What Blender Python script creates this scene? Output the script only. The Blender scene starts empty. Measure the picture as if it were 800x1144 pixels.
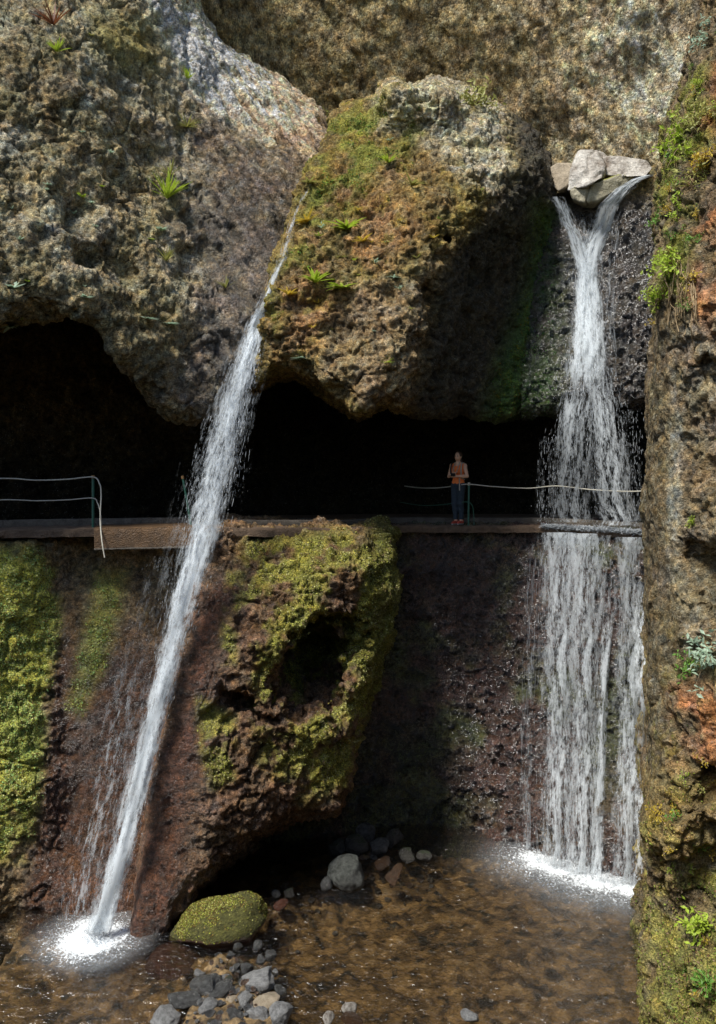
import bpy, bmesh, math, random
import numpy as np
from mathutils import Vector
random.seed(7)
RNG = np.random.default_rng(11)
F32 = np.float32
scene = bpy.context.scene
col = scene.collection
FPX, CX, HY, CZ = 960.0, 400.0, 510.0, 1.6      # focal length in photo pixels, centre column, horizon row, eye height
WATER_Z = -7.1

# ------------------------------------------------------------------ helpers
def P3(px, py, Y):
    """a direction in the photograph and a distance -> a place in the gorge (metres)"""
    return np.array([(px - CX) / FPX * Y, Y, CZ - (py - HY) / FPX * Y])

def PZ(px, py, z):
    """the place at height z seen in that direction"""
    Y = (CZ - z) * FPX / (py - HY)
    return P3(px, py, Y)

def tag(o, label=None, cat=None, group=None, kind=None):
    if label: o['label'] = label
    if cat: o['category'] = cat
    if group: o['group'] = group
    if kind: o['kind'] = kind
    return o

def mesh_obj(name, V, F, mat=None, parent=None, smooth=True, loops=None):
    """V (n,3) array, F (m,k) array of equal-size faces"""
    V = np.asarray(V, dtype=F32); F = np.asarray(F, dtype=np.int32)
    me = bpy.data.meshes.new(name)
    k = F.shape[1]; m = F.shape[0]
    me.vertices.add(len(V)); me.vertices.foreach_set('co', V.ravel())
    me.loops.add(m * k); me.loops.foreach_set('vertex_index', F.ravel())
    me.polygons.add(m)
    me.polygons.foreach_set('loop_start', np.arange(0, m * k, k, dtype=np.int32))
    me.polygons.foreach_set('loop_total', np.full(m, k, dtype=np.int32))
    me.polygons.foreach_set('use_smooth', np.full(m, smooth, dtype=bool))
    me.update(calc_edges=True)
    o = bpy.data.objects.new(name, me); col.objects.link(o)
    if mat: me.materials.append(mat)
    if parent: o.parent = parent
    return o

def empty(name, loc=(0, 0, 0)):
    o = bpy.data.objects.new(name, None); col.objects.link(o); o.location = loc
    o.empty_display_size = 0.2
    return o

def set_attr(o, name, arr, kind='FLOAT'):
    a = o.data.attributes.new(name, kind, 'POINT')
    if kind == 'FLOAT':
        a.data.foreach_set('value', np.asarray(arr, dtype=F32))
    else:
        c = np.ones((len(arr), 4), dtype=F32); c[:, :3] = arr
        a.data.foreach_set('color', c.ravel())

# ---- noise
_T = RNG.random((64, 64, 64)).astype(F32) * 2 - 1
_R = np.array([[0.36, 0.48, -0.8], [-0.8, 0.6, 0.0], [0.48, 0.64, 0.6]], dtype=F32)
def vnoise(p):
    i = np.floor(p); f = (p - i).astype(F32); i = i.astype(np.int64)
    f = f * f * (3 - 2 * f)
    x0, y0, z0 = i[..., 0] & 63, i[..., 1] & 63, i[..., 2] & 63
    x1, y1, z1 = (x0 + 1) & 63, (y0 + 1) & 63, (z0 + 1) & 63
    fx, fy, fz = f[..., 0], f[..., 1], f[..., 2]
    T = _T
    a = T[x0, y0, z0] * (1 - fx) + T[x1, y0, z0] * fx
    b = T[x0, y1, z0] * (1 - fx) + T[x1, y1, z0] * fx
    c = T[x0, y0, z1] * (1 - fx) + T[x1, y0, z1] * fx
    d = T[x0, y1, z1] * (1 - fx) + T[x1, y1, z1] * fx
    a = a * (1 - fy) + b * fy; c = c * (1 - fy) + d * fy
    return a * (1 - fz) + c * fz
def fbm(p, scale, octv=4, gain=0.5, ridged=False, off=0.0):
    q = (p * F32(scale) + F32(off + 3.7)).astype(F32)
    s = np.zeros(q.shape[:-1], dtype=F32); a = 1.0; t = 0.0
    for _ in range(octv):
        n = vnoise(q)
        if ridged: n = 1 - 2 * np.abs(n)
        s += a * n; t += a; a *= gain
        q = q @ _R.T * F32(2.03) + F32(11.3)
    return s / t
# cellular noise tile
_C = 24
_pts = RNG.random((_C, _C, _C, 3)).astype(F32)
def _mk_tile(n=96):
    g = (np.arange(n) + 0.5) / n * _C
    G = np.stack(np.meshgrid(g, g, g, indexing='ij'), -1).astype(F32)
    I = np.floor(G).astype(np.int32); Fr = G - I
    f1 = np.full(G.shape[:-1], 9, dtype=F32); f2 = f1.copy()
    for dx in (-1, 0, 1):
        for dy in (-1, 0, 1):
            for dz in (-1, 0, 1):
                J = (I + np.array([dx, dy, dz])) % _C
                q = _pts[J[..., 0], J[..., 1], J[..., 2]] + np.array([dx, dy, dz], dtype=F32) - Fr
                d = np.sqrt((q * q).sum(-1))
                f2 = np.minimum(f2, np.maximum(f1, d)); f1 = np.minimum(f1, d)
    return f1, f2
_W1, _W2 = _mk_tile()
def tile(T, p):
    n = T.shape[0]
    q = p * F32(n / _C)
    i = np.floor(q); f = (q - i).astype(F32); i = i.astype(np.int64)
    x0, y0, z0 = i[..., 0] % n, i[..., 1] % n, i[..., 2] % n
    x1, y1, z1 = (x0 + 1) % n, (y0 + 1) % n, (z0 + 1) % n
    fx, fy, fz = f[..., 0], f[..., 1], f[..., 2]
    a = T[x0, y0, z0] * (1 - fx) + T[x1, y0, z0] * fx
    b = T[x0, y1, z0] * (1 - fx) + T[x1, y1, z0] * fx
    c = T[x0, y0, z1] * (1 - fx) + T[x1, y0, z1] * fx
    d = T[x0, y1, z1] * (1 - fx) + T[x1, y1, z1] * fx
    a = a * (1 - fy) + b * fy; c = c * (1 - fy) + d * fy
    return a * (1 - fz) + c * fz
def cell1(p, scale): return tile(_W1, p * F32(scale))
def celle(p, scale): return tile(_W2, p * F32(scale)) - tile(_W1, p * F32(scale))

def smax(a, b, k):
    h = np.maximum(k - np.abs(a - b), 0) / k
    return np.maximum(a, b) + h * h * (k * 0.25)
def smin(a, b, k): return -smax(-a, -b, k)
def sstep(a, b, x):
    t = np.clip((x - a) / (b - a), 0, 1); return t * t * (3 - 2 * t)

def poly_sd(X, Y, poly):
    d = np.full(X.shape, 1e9, dtype=np.float64); inside = np.zeros(X.shape, bool)
    n = len(poly)
    for i in range(n):
        x0, y0 = poly[i]; x1, y1 = poly[(i + 1) % n]
        ex, ey = x1 - x0, y1 - y0
        t = np.clip(((X - x0) * ex + (Y - y0) * ey) / (ex * ex + ey * ey + 1e-9), 0, 1)
        d = np.minimum(d, (X - x0 - t * ex) ** 2 + (Y - y0 - t * ey) ** 2)
        c = ((y0 > Y) != (y1 > Y)) & (X < (x1 - x0) * (Y - y0) / (y1 - y0 + 1e-12) + x0)
        inside ^= c
    d = np.sqrt(d); return np.where(inside, -d, d)

def rbf(ctrl, X, Y):
    c = np.array(ctrl, float); n = len(c)
    def k(r2): return np.sqrt(r2 + 25.0 ** 2) / 100
    r2 = (c[:, None, 0] - c[None, :, 0]) ** 2 + (c[:, None, 1] - c[None, :, 1]) ** 2
    A = np.zeros((n + 3, n + 3)); A[:n, :n] = -k(r2)
    A[:n, n] = 1; A[:n, n + 1] = c[:, 0] / 100; A[:n, n + 2] = c[:, 1] / 100
    A[n:, :n] = A[:n, n:].T
    b = np.zeros(n + 3); b[:n] = c[:, 2]
    w = np.linalg.lstsq(A, b, rcond=None)[0]
    out = w[n] + w[n + 1] * X / 100 + w[n + 2] * Y / 100
    for i in range(n):
        out = out - w[i] * k((X - c[i, 0]) ** 2 + (Y - c[i, 1]) ** 2)
    return out

def surface_nets(f):
    ins = f < 0
    nx, ny, nz = f.shape
    cnt = np.zeros((nx - 1, ny - 1, nz - 1), dtype=np.int8)
    for a in (0, 1):
        for b in (0, 1):
            for c in (0, 1):
                cnt += ins[a:nx - 1 + a, b:ny - 1 + b, c:nz - 1 + c]
    act = (cnt > 0) & (cnt < 8)
    I = np.argwhere(act)
    idx = np.full(act.shape, -1, dtype=np.int32); idx[act] = np.arange(len(I))
    S = np.zeros((len(I), 3)); N = np.zeros(len(I))
    corners = [(a, b, c) for a in (0, 1) for b in (0, 1) for c in (0, 1)]
    vals = {q: f[I[:, 0] + q[0], I[:, 1] + q[1], I[:, 2] + q[2]] for q in corners}
    for q in corners:
        for ax in range(3):
            if q[ax] == 0:
                r = list(q); r[ax] = 1; r = tuple(r)
                v0, v1 = vals[q], vals[r]
                m = (v0 < 0) != (v1 < 0)
                t = np.where(m, v0 / np.where(m, v0 - v1, 1), 0)
                pt = np.tile(np.array(q, float), (len(I), 1)); pt[:, ax] = t
                S += pt * m[:, None]; N += m
    V = I + S / np.maximum(N, 1)[:, None]
    faces = []
    for ax in range(3):
        sl0 = [slice(None)] * 3; sl1 = [slice(None)] * 3
        sl0[ax] = slice(0, -1); sl1[ax] = slice(1, None)
        s0 = ins[tuple(sl0)]; s1 = ins[tuple(sl1)]
        E = np.argwhere(s0 != s1)
        u, v = (ax + 1) % 3, (ax + 2) % 3
        ok = (E[:, u] > 0) & (E[:, v] > 0) & (E[:, u] < f.shape[u] - 1) & (E[:, v] < f.shape[v] - 1)
        E = E[ok]
        flip = s0[E[:, 0], E[:, 1], E[:, 2]]
        def cell(du, dv):
            q = E.copy(); q[:, u] -= du; q[:, v] -= dv
            return idx[q[:, 0], q[:, 1], q[:, 2]]
        Q = np.stack([cell(1, 1), cell(0, 1), cell(0, 0), cell(1, 0)], 1)
        Q = np.where(flip[:, None], Q, Q[:, ::-1])
        faces.append(Q)
    return V, np.concatenate(faces)

def subdivide(V, F):
    n = len(V)
    e = np.concatenate([F[:, [0, 1]], F[:, [1, 2]], F[:, [2, 3]], F[:, [3, 0]]])
    e.sort(axis=1)
    key = e[:, 0].astype(np.int64) * n + e[:, 1]
    uk, inv = np.unique(key, return_inverse=True)
    mid = (V[uk // n] + V[uk % n]) / 2
    inv = inv.reshape(4, -1) + n
    fc = V[F].mean(1); c = np.arange(len(F)) + n + len(uk)
    V2 = np.concatenate([V, mid, fc])
    a, b, d, g = inv
    F2 = np.concatenate([np.stack([F[:, 0], a, c, g], 1), np.stack([a, F[:, 1], b, c], 1),
                         np.stack([c, b, F[:, 2], d], 1), np.stack([g, c, d, F[:, 3]], 1)])
    return V2, F2

def normals(V, F):
    a = V[F[:, 2]] - V[F[:, 0]]; b = V[F[:, 3]] - V[F[:, 1]]
    n = np.cross(a, b)
    N = np.zeros_like(V)
    for k in range(4):
        for c in range(3):
            N[:, c] += np.bincount(F[:, k], weights=n[:, c], minlength=len(V))
    return N / np.maximum(np.linalg.norm(N, axis=1, keepdims=True), 1e-9)

def smooth_mesh(V, F, it=1, w=0.5):
    e = np.concatenate([F[:, [0, 1]], F[:, [1, 2]], F[:, [2, 3]], F[:, [3, 0]]])
    e = np.concatenate([e, e[:, ::-1]])
    deg = np.bincount(e[:, 0], minlength=len(V))[:, None]
    for _ in range(it):
        A = np.stack([np.bincount(e[:, 0], weights=V[e[:, 1], c], minlength=len(V)) for c in range(3)], 1)
        V = V * (1 - w) + w * A / np.maximum(deg, 1)
    return V

# ------------------------------------------------------------------ node helpers
def new_mat(name):
    m = bpy.data.materials.new(name); m.use_nodes = True
    nt = m.node_tree; nt.nodes.clear()
    return m, nt
def nd(nt, t, **kw):
    n = nt.nodes.new(t)
    for k, v in kw.items():
        if k.startswith('i_'):
            n.inputs[k[2:].replace('_', ' ')].default_value = v
        else: setattr(n, k, v)
    return n
def lk(nt, a, b): nt.links.new(a, b)
def out(nt, sh):
    o = nd(nt, 'ShaderNodeOutputMaterial'); lk(nt, sh, o.inputs['Surface']); return o
def noise(nt, scale, detail=6, rough=0.6, vec=None, dist=0.0):
    n = nd(nt, 'ShaderNodeTexNoise'); n.inputs['Scale'].default_value = scale
    n.inputs['Detail'].default_value = detail; n.inputs['Roughness'].default_value = rough
    n.inputs['Distortion'].default_value = dist
    if vec: lk(nt, vec, n.inputs['Vector'])
    return n
def ramp(nt, src, stops):
    r = nd(nt, 'ShaderNodeValToRGB'); lk(nt, src, r.inputs['Fac'])
    el = r.color_ramp.elements
    while len(el) > 1: el.remove(el[-1])
    el[0].position = stops[0][0]; el[0].color = tuple(stops[0][1]) + (1,) if len(stops[0][1]) == 3 else stops[0][1]
    for p, c in stops[1:]:
        e = el.new(p); e.color = tuple(c) + (1,) if len(c) == 3 else c
    return r
def mth(nt, op, a, b=None, clamp=False):
    n = nd(nt, 'ShaderNodeMath', operation=op, use_clamp=clamp)
    for i, v in enumerate((a, b)):
        if v is None: continue
        if isinstance(v, (int, float)): n.inputs[i].default_value = v
        else: lk(nt, v, n.inputs[i])
    return n.outputs[0]
def maprange(nt, src, a, b, c=0.0, d=1.0):
    n = nd(nt, 'ShaderNodeMapRange'); lk(nt, src, n.inputs[0])
    for i, v in enumerate((a, b, c, d)): n.inputs[i + 1].default_value = v
    return n.outputs[0]
def mixc(nt, fac, a, b, blend='MIX'):
    n = nd(nt, 'ShaderNodeMix', data_type='RGBA', blend_type=blend)
    if isinstance(fac, (int, float)): n.inputs[0].default_value = fac
    else: lk(nt, fac, n.inputs[0])
    for i, v in ((6, a), (7, b)):
        if isinstance(v, (tuple, list)): n.inputs[i].default_value = tuple(v) + (1,) if len(v) == 3 else v
        else: lk(nt, v, n.inputs[i])
    return n.outputs[2]

def rock_material(name, scale=1.0, bump=1.0, streak=None, rmin=0.16, ior=1.5):
    m, nt = new_mat(name)
    tc = nd(nt, 'ShaderNodeTexCoord'); v = tc.outputs['Object']
    if streak:                                                   # grooves in one direction
        mp = nd(nt, 'ShaderNodeMapping'); mp.inputs['Rotation'].default_value = streak[0]; mp.inputs['Scale'].default_value = streak[1]
        lk(nt, v, mp.inputs['Vector']); vs = mp.outputs[0]
    else: vs = v
    ac = nd(nt, 'ShaderNodeAttribute', attribute_name='tint')
    am = nd(nt, 'ShaderNodeAttribute', attribute_name='moss')
    aw = nd(nt, 'ShaderNodeAttribute', attribute_name='wet')
    n1 = noise(nt, 8 * scale, 6, 0.74, vs)
    n2 = noise(nt, 42 * scale, 3, 0.7, vs)
    n3 = noise(nt, 1.3, 4, 0.6, v)
    vo = nd(nt, 'ShaderNodeTexVoronoi'); vo.inputs['Scale'].default_value = 16 * scale; lk(nt, v, vo.inputs['Vector'])
    # colour: tint times mottling, pale and dark clasts
    g = mth(nt, 'MULTIPLY', maprange(nt, n1.outputs['Fac'], 0.34, 0.68, 0.22, 1.7), maprange(nt, n2.outputs['Fac'], 0.32, 0.68, 0.4, 1.65))
    cc = mth(nt, 'MULTIPLY', g, maprange(nt, n3.outputs['Fac'], 0.3, 0.7, 0.85, 1.15))
    cl = nd(nt, 'ShaderNodeSeparateColor'); lk(nt, vo.outputs['Color'], cl.inputs[0])
    clm = mth(nt, 'ADD', 0.72, mth(nt, 'MULTIPLY', cl.outputs[0], 0.56))
    cc = mth(nt, 'MULTIPLY', cc, clm)
    rgb = nd(nt, 'ShaderNodeCombineColor')
    for i in range(3): lk(nt, cc, rgb.inputs[i])
    base = mixc(nt, 1.0, ac.outputs['Color'], rgb.outputs[0], 'MULTIPLY')
    # hue drift
    n4 = noise(nt, 11 * scale, 3, 0.6, v)
    warm = mixc(nt, maprange(nt, n4.outputs['Fac'], 0.4, 0.65), (1.12, 1.0, 0.84), (0.9, 1.0, 1.1))
    base = mixc(nt, 0.8, base, warm, 'MULTIPLY')
    # moss speckle: yellow-green tips over dark olive
    n5 = noise(nt, 30 * scale, 6, 0.75, v)
    mc = ramp(nt, n5.outputs['Fac'], [(0.34, (0.18, 0.2, 0.2)), (0.5, (0.8, 0.82, 0.75)), (0.66, (2.2, 2.1, 1.7))])
    base = mixc(nt, am.outputs['Fac'], base, mixc(nt, 1.0, ac.outputs['Color'], mc.outputs[0], 'MULTIPLY'))
    # pale flecks in scattered cells
    fl = nd(nt, 'ShaderNodeTexVoronoi'); fl.inputs['Scale'].default_value = 30 * scale; lk(nt, v, fl.inputs['Vector'])
    fs = nd(nt, 'ShaderNodeSeparateColor'); lk(nt, fl.outputs['Color'], fs.inputs[0])
    fk = mth(nt, 'MULTIPLY', maprange(nt, fs.outputs[1], 0.86, 0.9), maprange(nt, fl.outputs['Distance'], 0.45, 0.25))
    fk = mth(nt, 'MULTIPLY', fk, maprange(nt, n4.outputs['Fac'], 0.35, 0.6, 0.1, 0.75))
    base = mixc(nt, fk, base, mixc(nt, 1.0, mixc(nt, 0.35, ac.outputs['Color'], (1, 1, 1)), (0.9, 0.87, 0.8), 'MULTIPLY'))
    b = nd(nt, 'ShaderNodeBsdfPrincipled'); b.inputs['IOR'].default_value = ior
    lk(nt, base, b.inputs['Base Color'])
    rr = mth(nt, 'ADD', maprange(nt, aw.outputs['Fac'], 0, 1, 0.95, rmin), mth(nt, 'MULTIPLY', n2.outputs['Fac'], 0.12), True)
    lk(nt, rr, b.inputs['Roughness'])
    lk(nt, maprange(nt, aw.outputs['Fac'], 0, 1, 0.15, 0.9), b.inputs['Specular IOR Level'])
    h = mth(nt, 'ADD', mth(nt, 'MULTIPLY', n1.outputs['Fac'], 1.0), mth(nt, 'MULTIPLY', n2.outputs['Fac'], 0.7))
    h = mth(nt, 'ADD', h, mth(nt, 'MULTIPLY', vo.outputs['Distance'], -0.35))
    bp = nd(nt, 'ShaderNodeBump'); bp.inputs['Strength'].default_value = 1.0; bp.inputs['Distance'].default_value = 0.15 * bump
    lk(nt, h, bp.inputs['Height']); lk(nt, bp.outputs[0], b.inputs['Normal'])
    out(nt, b.outputs[0])
    return m

ROCKS = {}
def rock(name, box, Yr, ctrl, poly=None, step=4.0, ystep=0.1, edge_k=0.6, amp=0.28, fine=0.05, knob=0.05,
         mod=None, color=None, mat=None, levels=1, warp=None, smooth=1, pit=0.0, rough=None):
    x0, x1, y0, y1 = box
    xs = np.arange(x0, x1 + step, step); ys = np.arange(y0, y1 + step, step); ks = np.arange(Yr[0], Yr[1], ystep)
    GX, GY = np.meshgrid(xs, ys, indexing='ij')
    D = rbf(ctrl, GX, GY).astype(F32)
    Y = ks[None, None, :].astype(F32)
    sh = (len(xs), len(ys), len(ks))
    P = np.empty(sh + (3,), dtype=F32)
    P[..., 1] = Y
    P[..., 0] = ((GX - CX) / FPX).astype(F32)[..., None] * Y
    P[..., 2] = CZ - ((GY - HY) / FPX).astype(F32)[..., None] * Y
    f = D[..., None] - Y
    if poly is not None:
        sd = (poly_sd(GX, GY, poly) / FPX).astype(F32)
        f = smax(f, sd[..., None] * Y, edge_k)
    near = np.abs(f) < 2.2
    Pn = P[near]
    n = fbm(Pn, 0.45, 3) * amp + fbm(Pn, 1.5, 3, 0.6, ridged=True) * amp * 0.42
    f[near] += n
    if mod is not None: f = mod(f, P, GX[..., None], GY[..., None])
    V, Fc = surface_nets(f)
    del f, near
    U = np.stack([x0 + V[:, 0] * step, y0 + V[:, 1] * step, Yr[0] + V[:, 2] * ystep], 1)
    W = np.stack([(U[:, 0] - CX) / FPX * U[:, 2], U[:, 2], CZ - (U[:, 1] - HY) / FPX * U[:, 2]], 1)
    # image rows run downwards: orientation is mirrored an even number of times or not; fix by test
    W = smooth_mesh(W, Fc, smooth, 0.5)
    for _ in range(levels): W, Fc = subdivide(W, Fc)
    W = smooth_mesh(W, Fc, 1, 0.5)
    N = normals(W, Fc)
    s = np.sign((N * (np.array([0, 0, CZ]) - W)).sum(1).mean())
    if s < 0: Fc = Fc[:, ::-1]; N = -N
    p = W.astype(F32)
    q = p if warp is None else (p @ np.array(warp, dtype=F32).T)
    kn = 0.55 - cell1(q, 2.6)                                   # bulging clasts
    kn2 = 0.5 - cell1(q, 6.5)
    hole = np.minimum(fbm(q, 2.2, 3, 0.5, off=9) + 0.12, 0)       # pitted hollows
    d = kn * knob * 1.3 + kn2 * knob * 0.9 + fbm(q, 4.0, 4, 0.62) * fine * 1.5 + hole * (fine * 2.5 + pit)
    if rough is not None:
        px = CX + W[:, 0] / W[:, 1] * FPX; py = HY - (W[:, 2] - CZ) / W[:, 1] * FPX
        ra_m, add = rough(px, py, p); d = d * ra_m + add
    else: ra_m = 1.0
    d = d + ra_m * fbm(q, 11.0, 2, 0.6, ridged=True, off=4) * fine * 0.55 + (0.12 - np.minimum(celle(q, 3.4), 0.24) * 0.5) * -fine * 1.3 * ra_m
    cn = fbm(q, 0.9, 3, 0.55, off=31); cn2 = fbm(q, 2.1, 3, 0.55, off=37)
    d = d - ra_m * (0.09 * np.exp(-(cn / 0.016) ** 2) + 0.05 * np.exp(-(cn2 / 0.03) ** 2))
    W = W + N * d[:, None]
    N2 = normals(W, Fc)
    o = mesh_obj(name, W, Fc, mat)
    px = CX + W[:, 0] / W[:, 1] * FPX; py = HY - (W[:, 2] - CZ) / W[:, 1] * FPX
    tint, moss, wet = color(px, py, W.astype(F32), N2, d / (knob + fine))
    j1 = fbm(p, 5.0, 3, 0.65, off=51); j2 = fbm(p, 7.0, 2, off=57); j3 = fbm(p, 3.0, 3, off=63)
    tint = tint * (1 + 0.65 * j1)[:, None] * (1 + np.stack([0.22 * j2, 0.08 * j2 + 0.1 * j3, -0.2 * j2], 1))
    tint = tint * np.array([2.65, 2.52, 2.12])
    set_attr(o, 'tint', np.clip(tint, 0.002, 0.8), 'FLOAT_COLOR'); set_attr(o, 'moss', np.clip(moss, 0, 1)); set_attr(o, 'wet', np.clip(wet, 0, 1))
    tag(o, kind='structure')
    ROCKS[name] = (W, N2, Fc, moss)
    return o

def blob(px, py, cx, cy, rx, ry, ang=0.0, soft=1.0):
    a = math.radians(ang); dx, dy = px - cx, py - cy
    u = (dx * math.cos(a) + dy * math.sin(a)) / rx; v = (-dx * math.sin(a) + dy * math.cos(a)) / ry
    r = np.sqrt(u * u + v * v)
    return sstep(1 + 0.5 * soft, 1 - 0.5 * soft, r)
def region(px, py, poly, soft):
    return sstep(soft, -soft, poly_sd(px, py, poly))
def mix3(a, b, t):
    return a * (1 - t[:, None]) + np.array(b)[None, :] * t[:, None]
def base3(c, n): return np.tile(np.array(c, float), (n, 1))
# ------------------------------------------------------------------ world, sun, camera
cam_d = bpy.data.cameras.new('camera'); cam = bpy.data.objects.new('camera', cam_d); col.objects.link(cam)
cam.location = (0, 0, CZ); cam.rotation_euler = (math.radians(90), 0, 0)
cam_d.sensor_fit = 'VERTICAL'; cam_d.sensor_height = 24.0; cam_d.lens = 24.0 * FPX / 1144.0
cam_d.shift_y = -(572.0 - HY) / 1144.0; cam_d.clip_end = 500; cam_d.clip_start = 0.1
scene.camera = cam
SUN_EL, SUN_DIR = 57.0, np.array([-0.68, -0.73])        # towards the sun: left of and behind the viewer
sd_ = bpy.data.lights.new('sun', 'SUN'); sun = bpy.data.objects.new('sun', sd_); col.objects.link(sun)
sd_.energy = 5.0; sd_.angle = math.radians(12); sd_.color = (1.0, 0.965, 0.9)
hv = SUN_DIR / np.linalg.norm(SUN_DIR); ce = math.cos(math.radians(SUN_EL))
to_sun = Vector((hv[0] * ce, hv[1] * ce, math.sin(math.radians(SUN_EL))))
sun.rotation_euler = to_sun.to_track_quat('Z', 'Y').to_euler(); sun.location = (0, 0, 40)
w = bpy.data.worlds.new('World'); scene.world = w; w.use_nodes = True
wn = w.node_tree; wn.nodes.clear()
sky = nd(wn, 'ShaderNodeTexSky', sky_type='NISHITA', sun_disc=False)
sky.sun_elevation = math.radians(SUN_EL); sky.sun_rotation = math.atan2(hv[0], hv[1])
bg = nd(wn, 'ShaderNodeBackground'); bg.inputs['Strength'].default_value = 0.15
lk(wn, sky.outputs[0], bg.inputs[0]); wo = nd(wn, 'ShaderNodeOutputWorld'); lk(wn, bg.outputs[0], wo.inputs[0])
scene.view_settings.view_transform = 'Standard'; scene.view_settings.look = 'None'
scene.view_settings.exposure = 0; scene.view_settings.gamma = 1
scene.cycles.transparent_max_bounces = 24; scene.cycles.max_bounces = 6; scene.cycles.diffuse_bounces = 3
scene.cycles.caustics_reflective = False; scene.cycles.caustics_refractive = False

# ------------------------------------------------------------------ rock masses
M_ROCK = rock_material('weathered_rock')
M_BACK = rock_material('chiselled_rock', 0.8, 1.2, ((0, math.radians(35), 0), (1.0, 1.0, 0.45)))
M_WETR = rock_material('wet_rock', 1.5, 1.5, None, 0.06, 2.0)

def sm_noise(P, s, o=0, t0=-0.2, t1=0.3): return sstep(t0, t1, fbm(P, s, 4, 0.6, off=o))

_a = math.radians(28)
STREAK = np.array([[math.cos(_a) * 2.2, 0, math.sin(_a) * 2.2], [0, 1, 0], [-math.sin(_a) * 0.6, 0, math.cos(_a) * 0.6]])
_b = math.radians(-32)
STREAK2 = np.array([[math.cos(_b) * 3.5, 0, -math.sin(_b) * 3.5], [0, 1.5, 0], [math.sin(_b) * 0.45, 0, math.cos(_b) * 0.45]])
def r_left(px, py, P):
    s = sstep(195, 285, px + 25 * fbm(P, 0.8, 3))
    return 0.8 - 0.5 * s, (0.45 + 0.55 * s) * fbm((P @ STREAK2.T).astype(F32), 1.6, 4, 0.65) * 0.2 + (1 - s) * fbm(P, 1.3, 3, 0.5, off=77) * 0.14
def c_back(px, py, P, N, d):
    n = len(px); t = base3((0.16, 0.135, 0.085), n)
    t = mix3(t, (0.25, 0.215, 0.165), sstep(440, 740, px) * 0.85)
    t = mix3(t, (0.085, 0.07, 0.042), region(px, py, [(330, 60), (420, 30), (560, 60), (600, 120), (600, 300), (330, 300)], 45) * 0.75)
    t = mix3(t, (0.4, 0.37, 0.32), blob(px, py, 740, 60, 70, 60, 0, 1.5) * 0.6)
    t = mix3(t, (0.3, 0.26, 0.2), sstep(120, 190, py) * 0.6 * sstep(560, 640, px))
    t *= (0.9 + 0.2 * sm_noise(P, 0.5, 3) + 0.9 * np.clip(fbm((P @ STREAK.T).astype(F32), 1.6, 4, 0.65), -.5, .5))[:, None]
    return t, np.zeros(n), np.zeros(n)
rock('back_cliff', (130, 1000, -260, 330), (21.0, 27.0),
     [(130, -260, 24.2), (500, -260, 22.6), (960, -260, 22), (200, 0, 24.8), (500, 0, 24.0), (800, 0, 22.6), (350, 130, 25.2), (600, 170, 24.6), (760, 170, 23.4), (400, 330, 25.6), (960, 330, 23.5)],
     step=4.5, ystep=0.14, amp=0.3, fine=0.06, knob=0.05, rough=lambda px, py, P: (0.5, fbm((P @ STREAK.T).astype(F32), 1.6, 4, 0.65) * 0.16), color=c_back, mat=M_BACK,
     warp=[[0.9, 0, 0.35], [0, 1, 0], [-0.2, 0, 0.5]])

def c_left(px, py, P, N, d):
    n = len(px); t = base3((0.16, 0.142, 0.1), n)
    big = sm_noise(P, 0.55, 1); sml = sm_noise(P, 2.0, 5)
    t = mix3(t, (0.27, 0.265, 0.25), big * 0.65)
    t = mix3(t, (0.12, 0.1, 0.055), sml * 0.45)
    crease = 205.0
    slope = sstep(190, 250, px + 30 * fbm(P, 0.8, 3))
    t = mix3(t, (0.2, 0.17, 0.135), slope * 0.85)
    t = mix3(t, (0.6, 0.555, 0.49), region(px, py, [(150, -40), (225, 20), (300, 90), (340, 130), (300, 150), (240, 130), (215, 90), (190, 70)], 25) * 0.85)  # sunlit highlight on the upper slope brightened into the tint
    t = mix3(t, (0.42, 0.28, 0.22), blob(px, py, 305, 122, 60, 28, 35, 1.2) * 0.6)
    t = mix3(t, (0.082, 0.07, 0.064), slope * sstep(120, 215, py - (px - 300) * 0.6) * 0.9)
    t *= 1 + (slope * np.clip(fbm((P @ STREAK2.T).astype(F32), 2.4, 4, 0.65, off=8), -.5, .5) * 1.3)[:, None]      # damp lower channel
    t = mix3(t, (0.15, 0.14, 0.06), blob(px, py, 145, 50, 45, 30, 40, 1.4) * 0.7)
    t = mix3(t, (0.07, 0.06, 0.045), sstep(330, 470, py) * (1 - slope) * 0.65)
    t *= (1.0 + 0.25 * np.clip(d, -1, 1))[:, None]  # pits darker, bulges lighter: occlusion put into the tint
    wet = slope * sstep(200, 320, py - (px - 300) * 0.5) * 0.75
    moss = blob(px, py, 150, 60, 60, 40, 40, 1.5) * 0.4 + blob(px, py, 190, 240, 14, 120, 0, 1.2) * 0.3
    return t, moss, wet
def mod_left(f, P, GX, GY):
    # weathered hollows
    for (x, y, Y, r, s) in [(28, 222, 15.3, 0.42, 1.0), (42, 195, 15.6, 0.3, 1), (12, 190, 15.2, 0.33, 1), (85, 230, 16.3, 0.33, 1.3), (135, 290, 16.5, 0.4, 1.3), (88, 110, 16.9, 0.2, 1), (100, 290, 16.2, 0.3, 1.0), (10, 250, 15.1, 0.3, 1.4)]:
        c = P3(x, y, Y).astype(F32)
        q = P - c; q[..., 2] /= s
        e = np.sqrt((q * q).sum(-1)) - r
        m = e < 0.8
        e[m] += fbm(P[m], 2.2, 2) * 0.22
        f = smax(f, -e, 0.22)
    # crease where a crack runs down the face
    cr = np.abs(GX - (205 + 5 * np.sin(GY / 31.0) + 3 * np.sin(GY / 11.0))) / FPX * P[..., 1]
    f = f + 0.16 * np.exp(-(cr / 0.07) ** 2) * (GY < 330)
    return f
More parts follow.
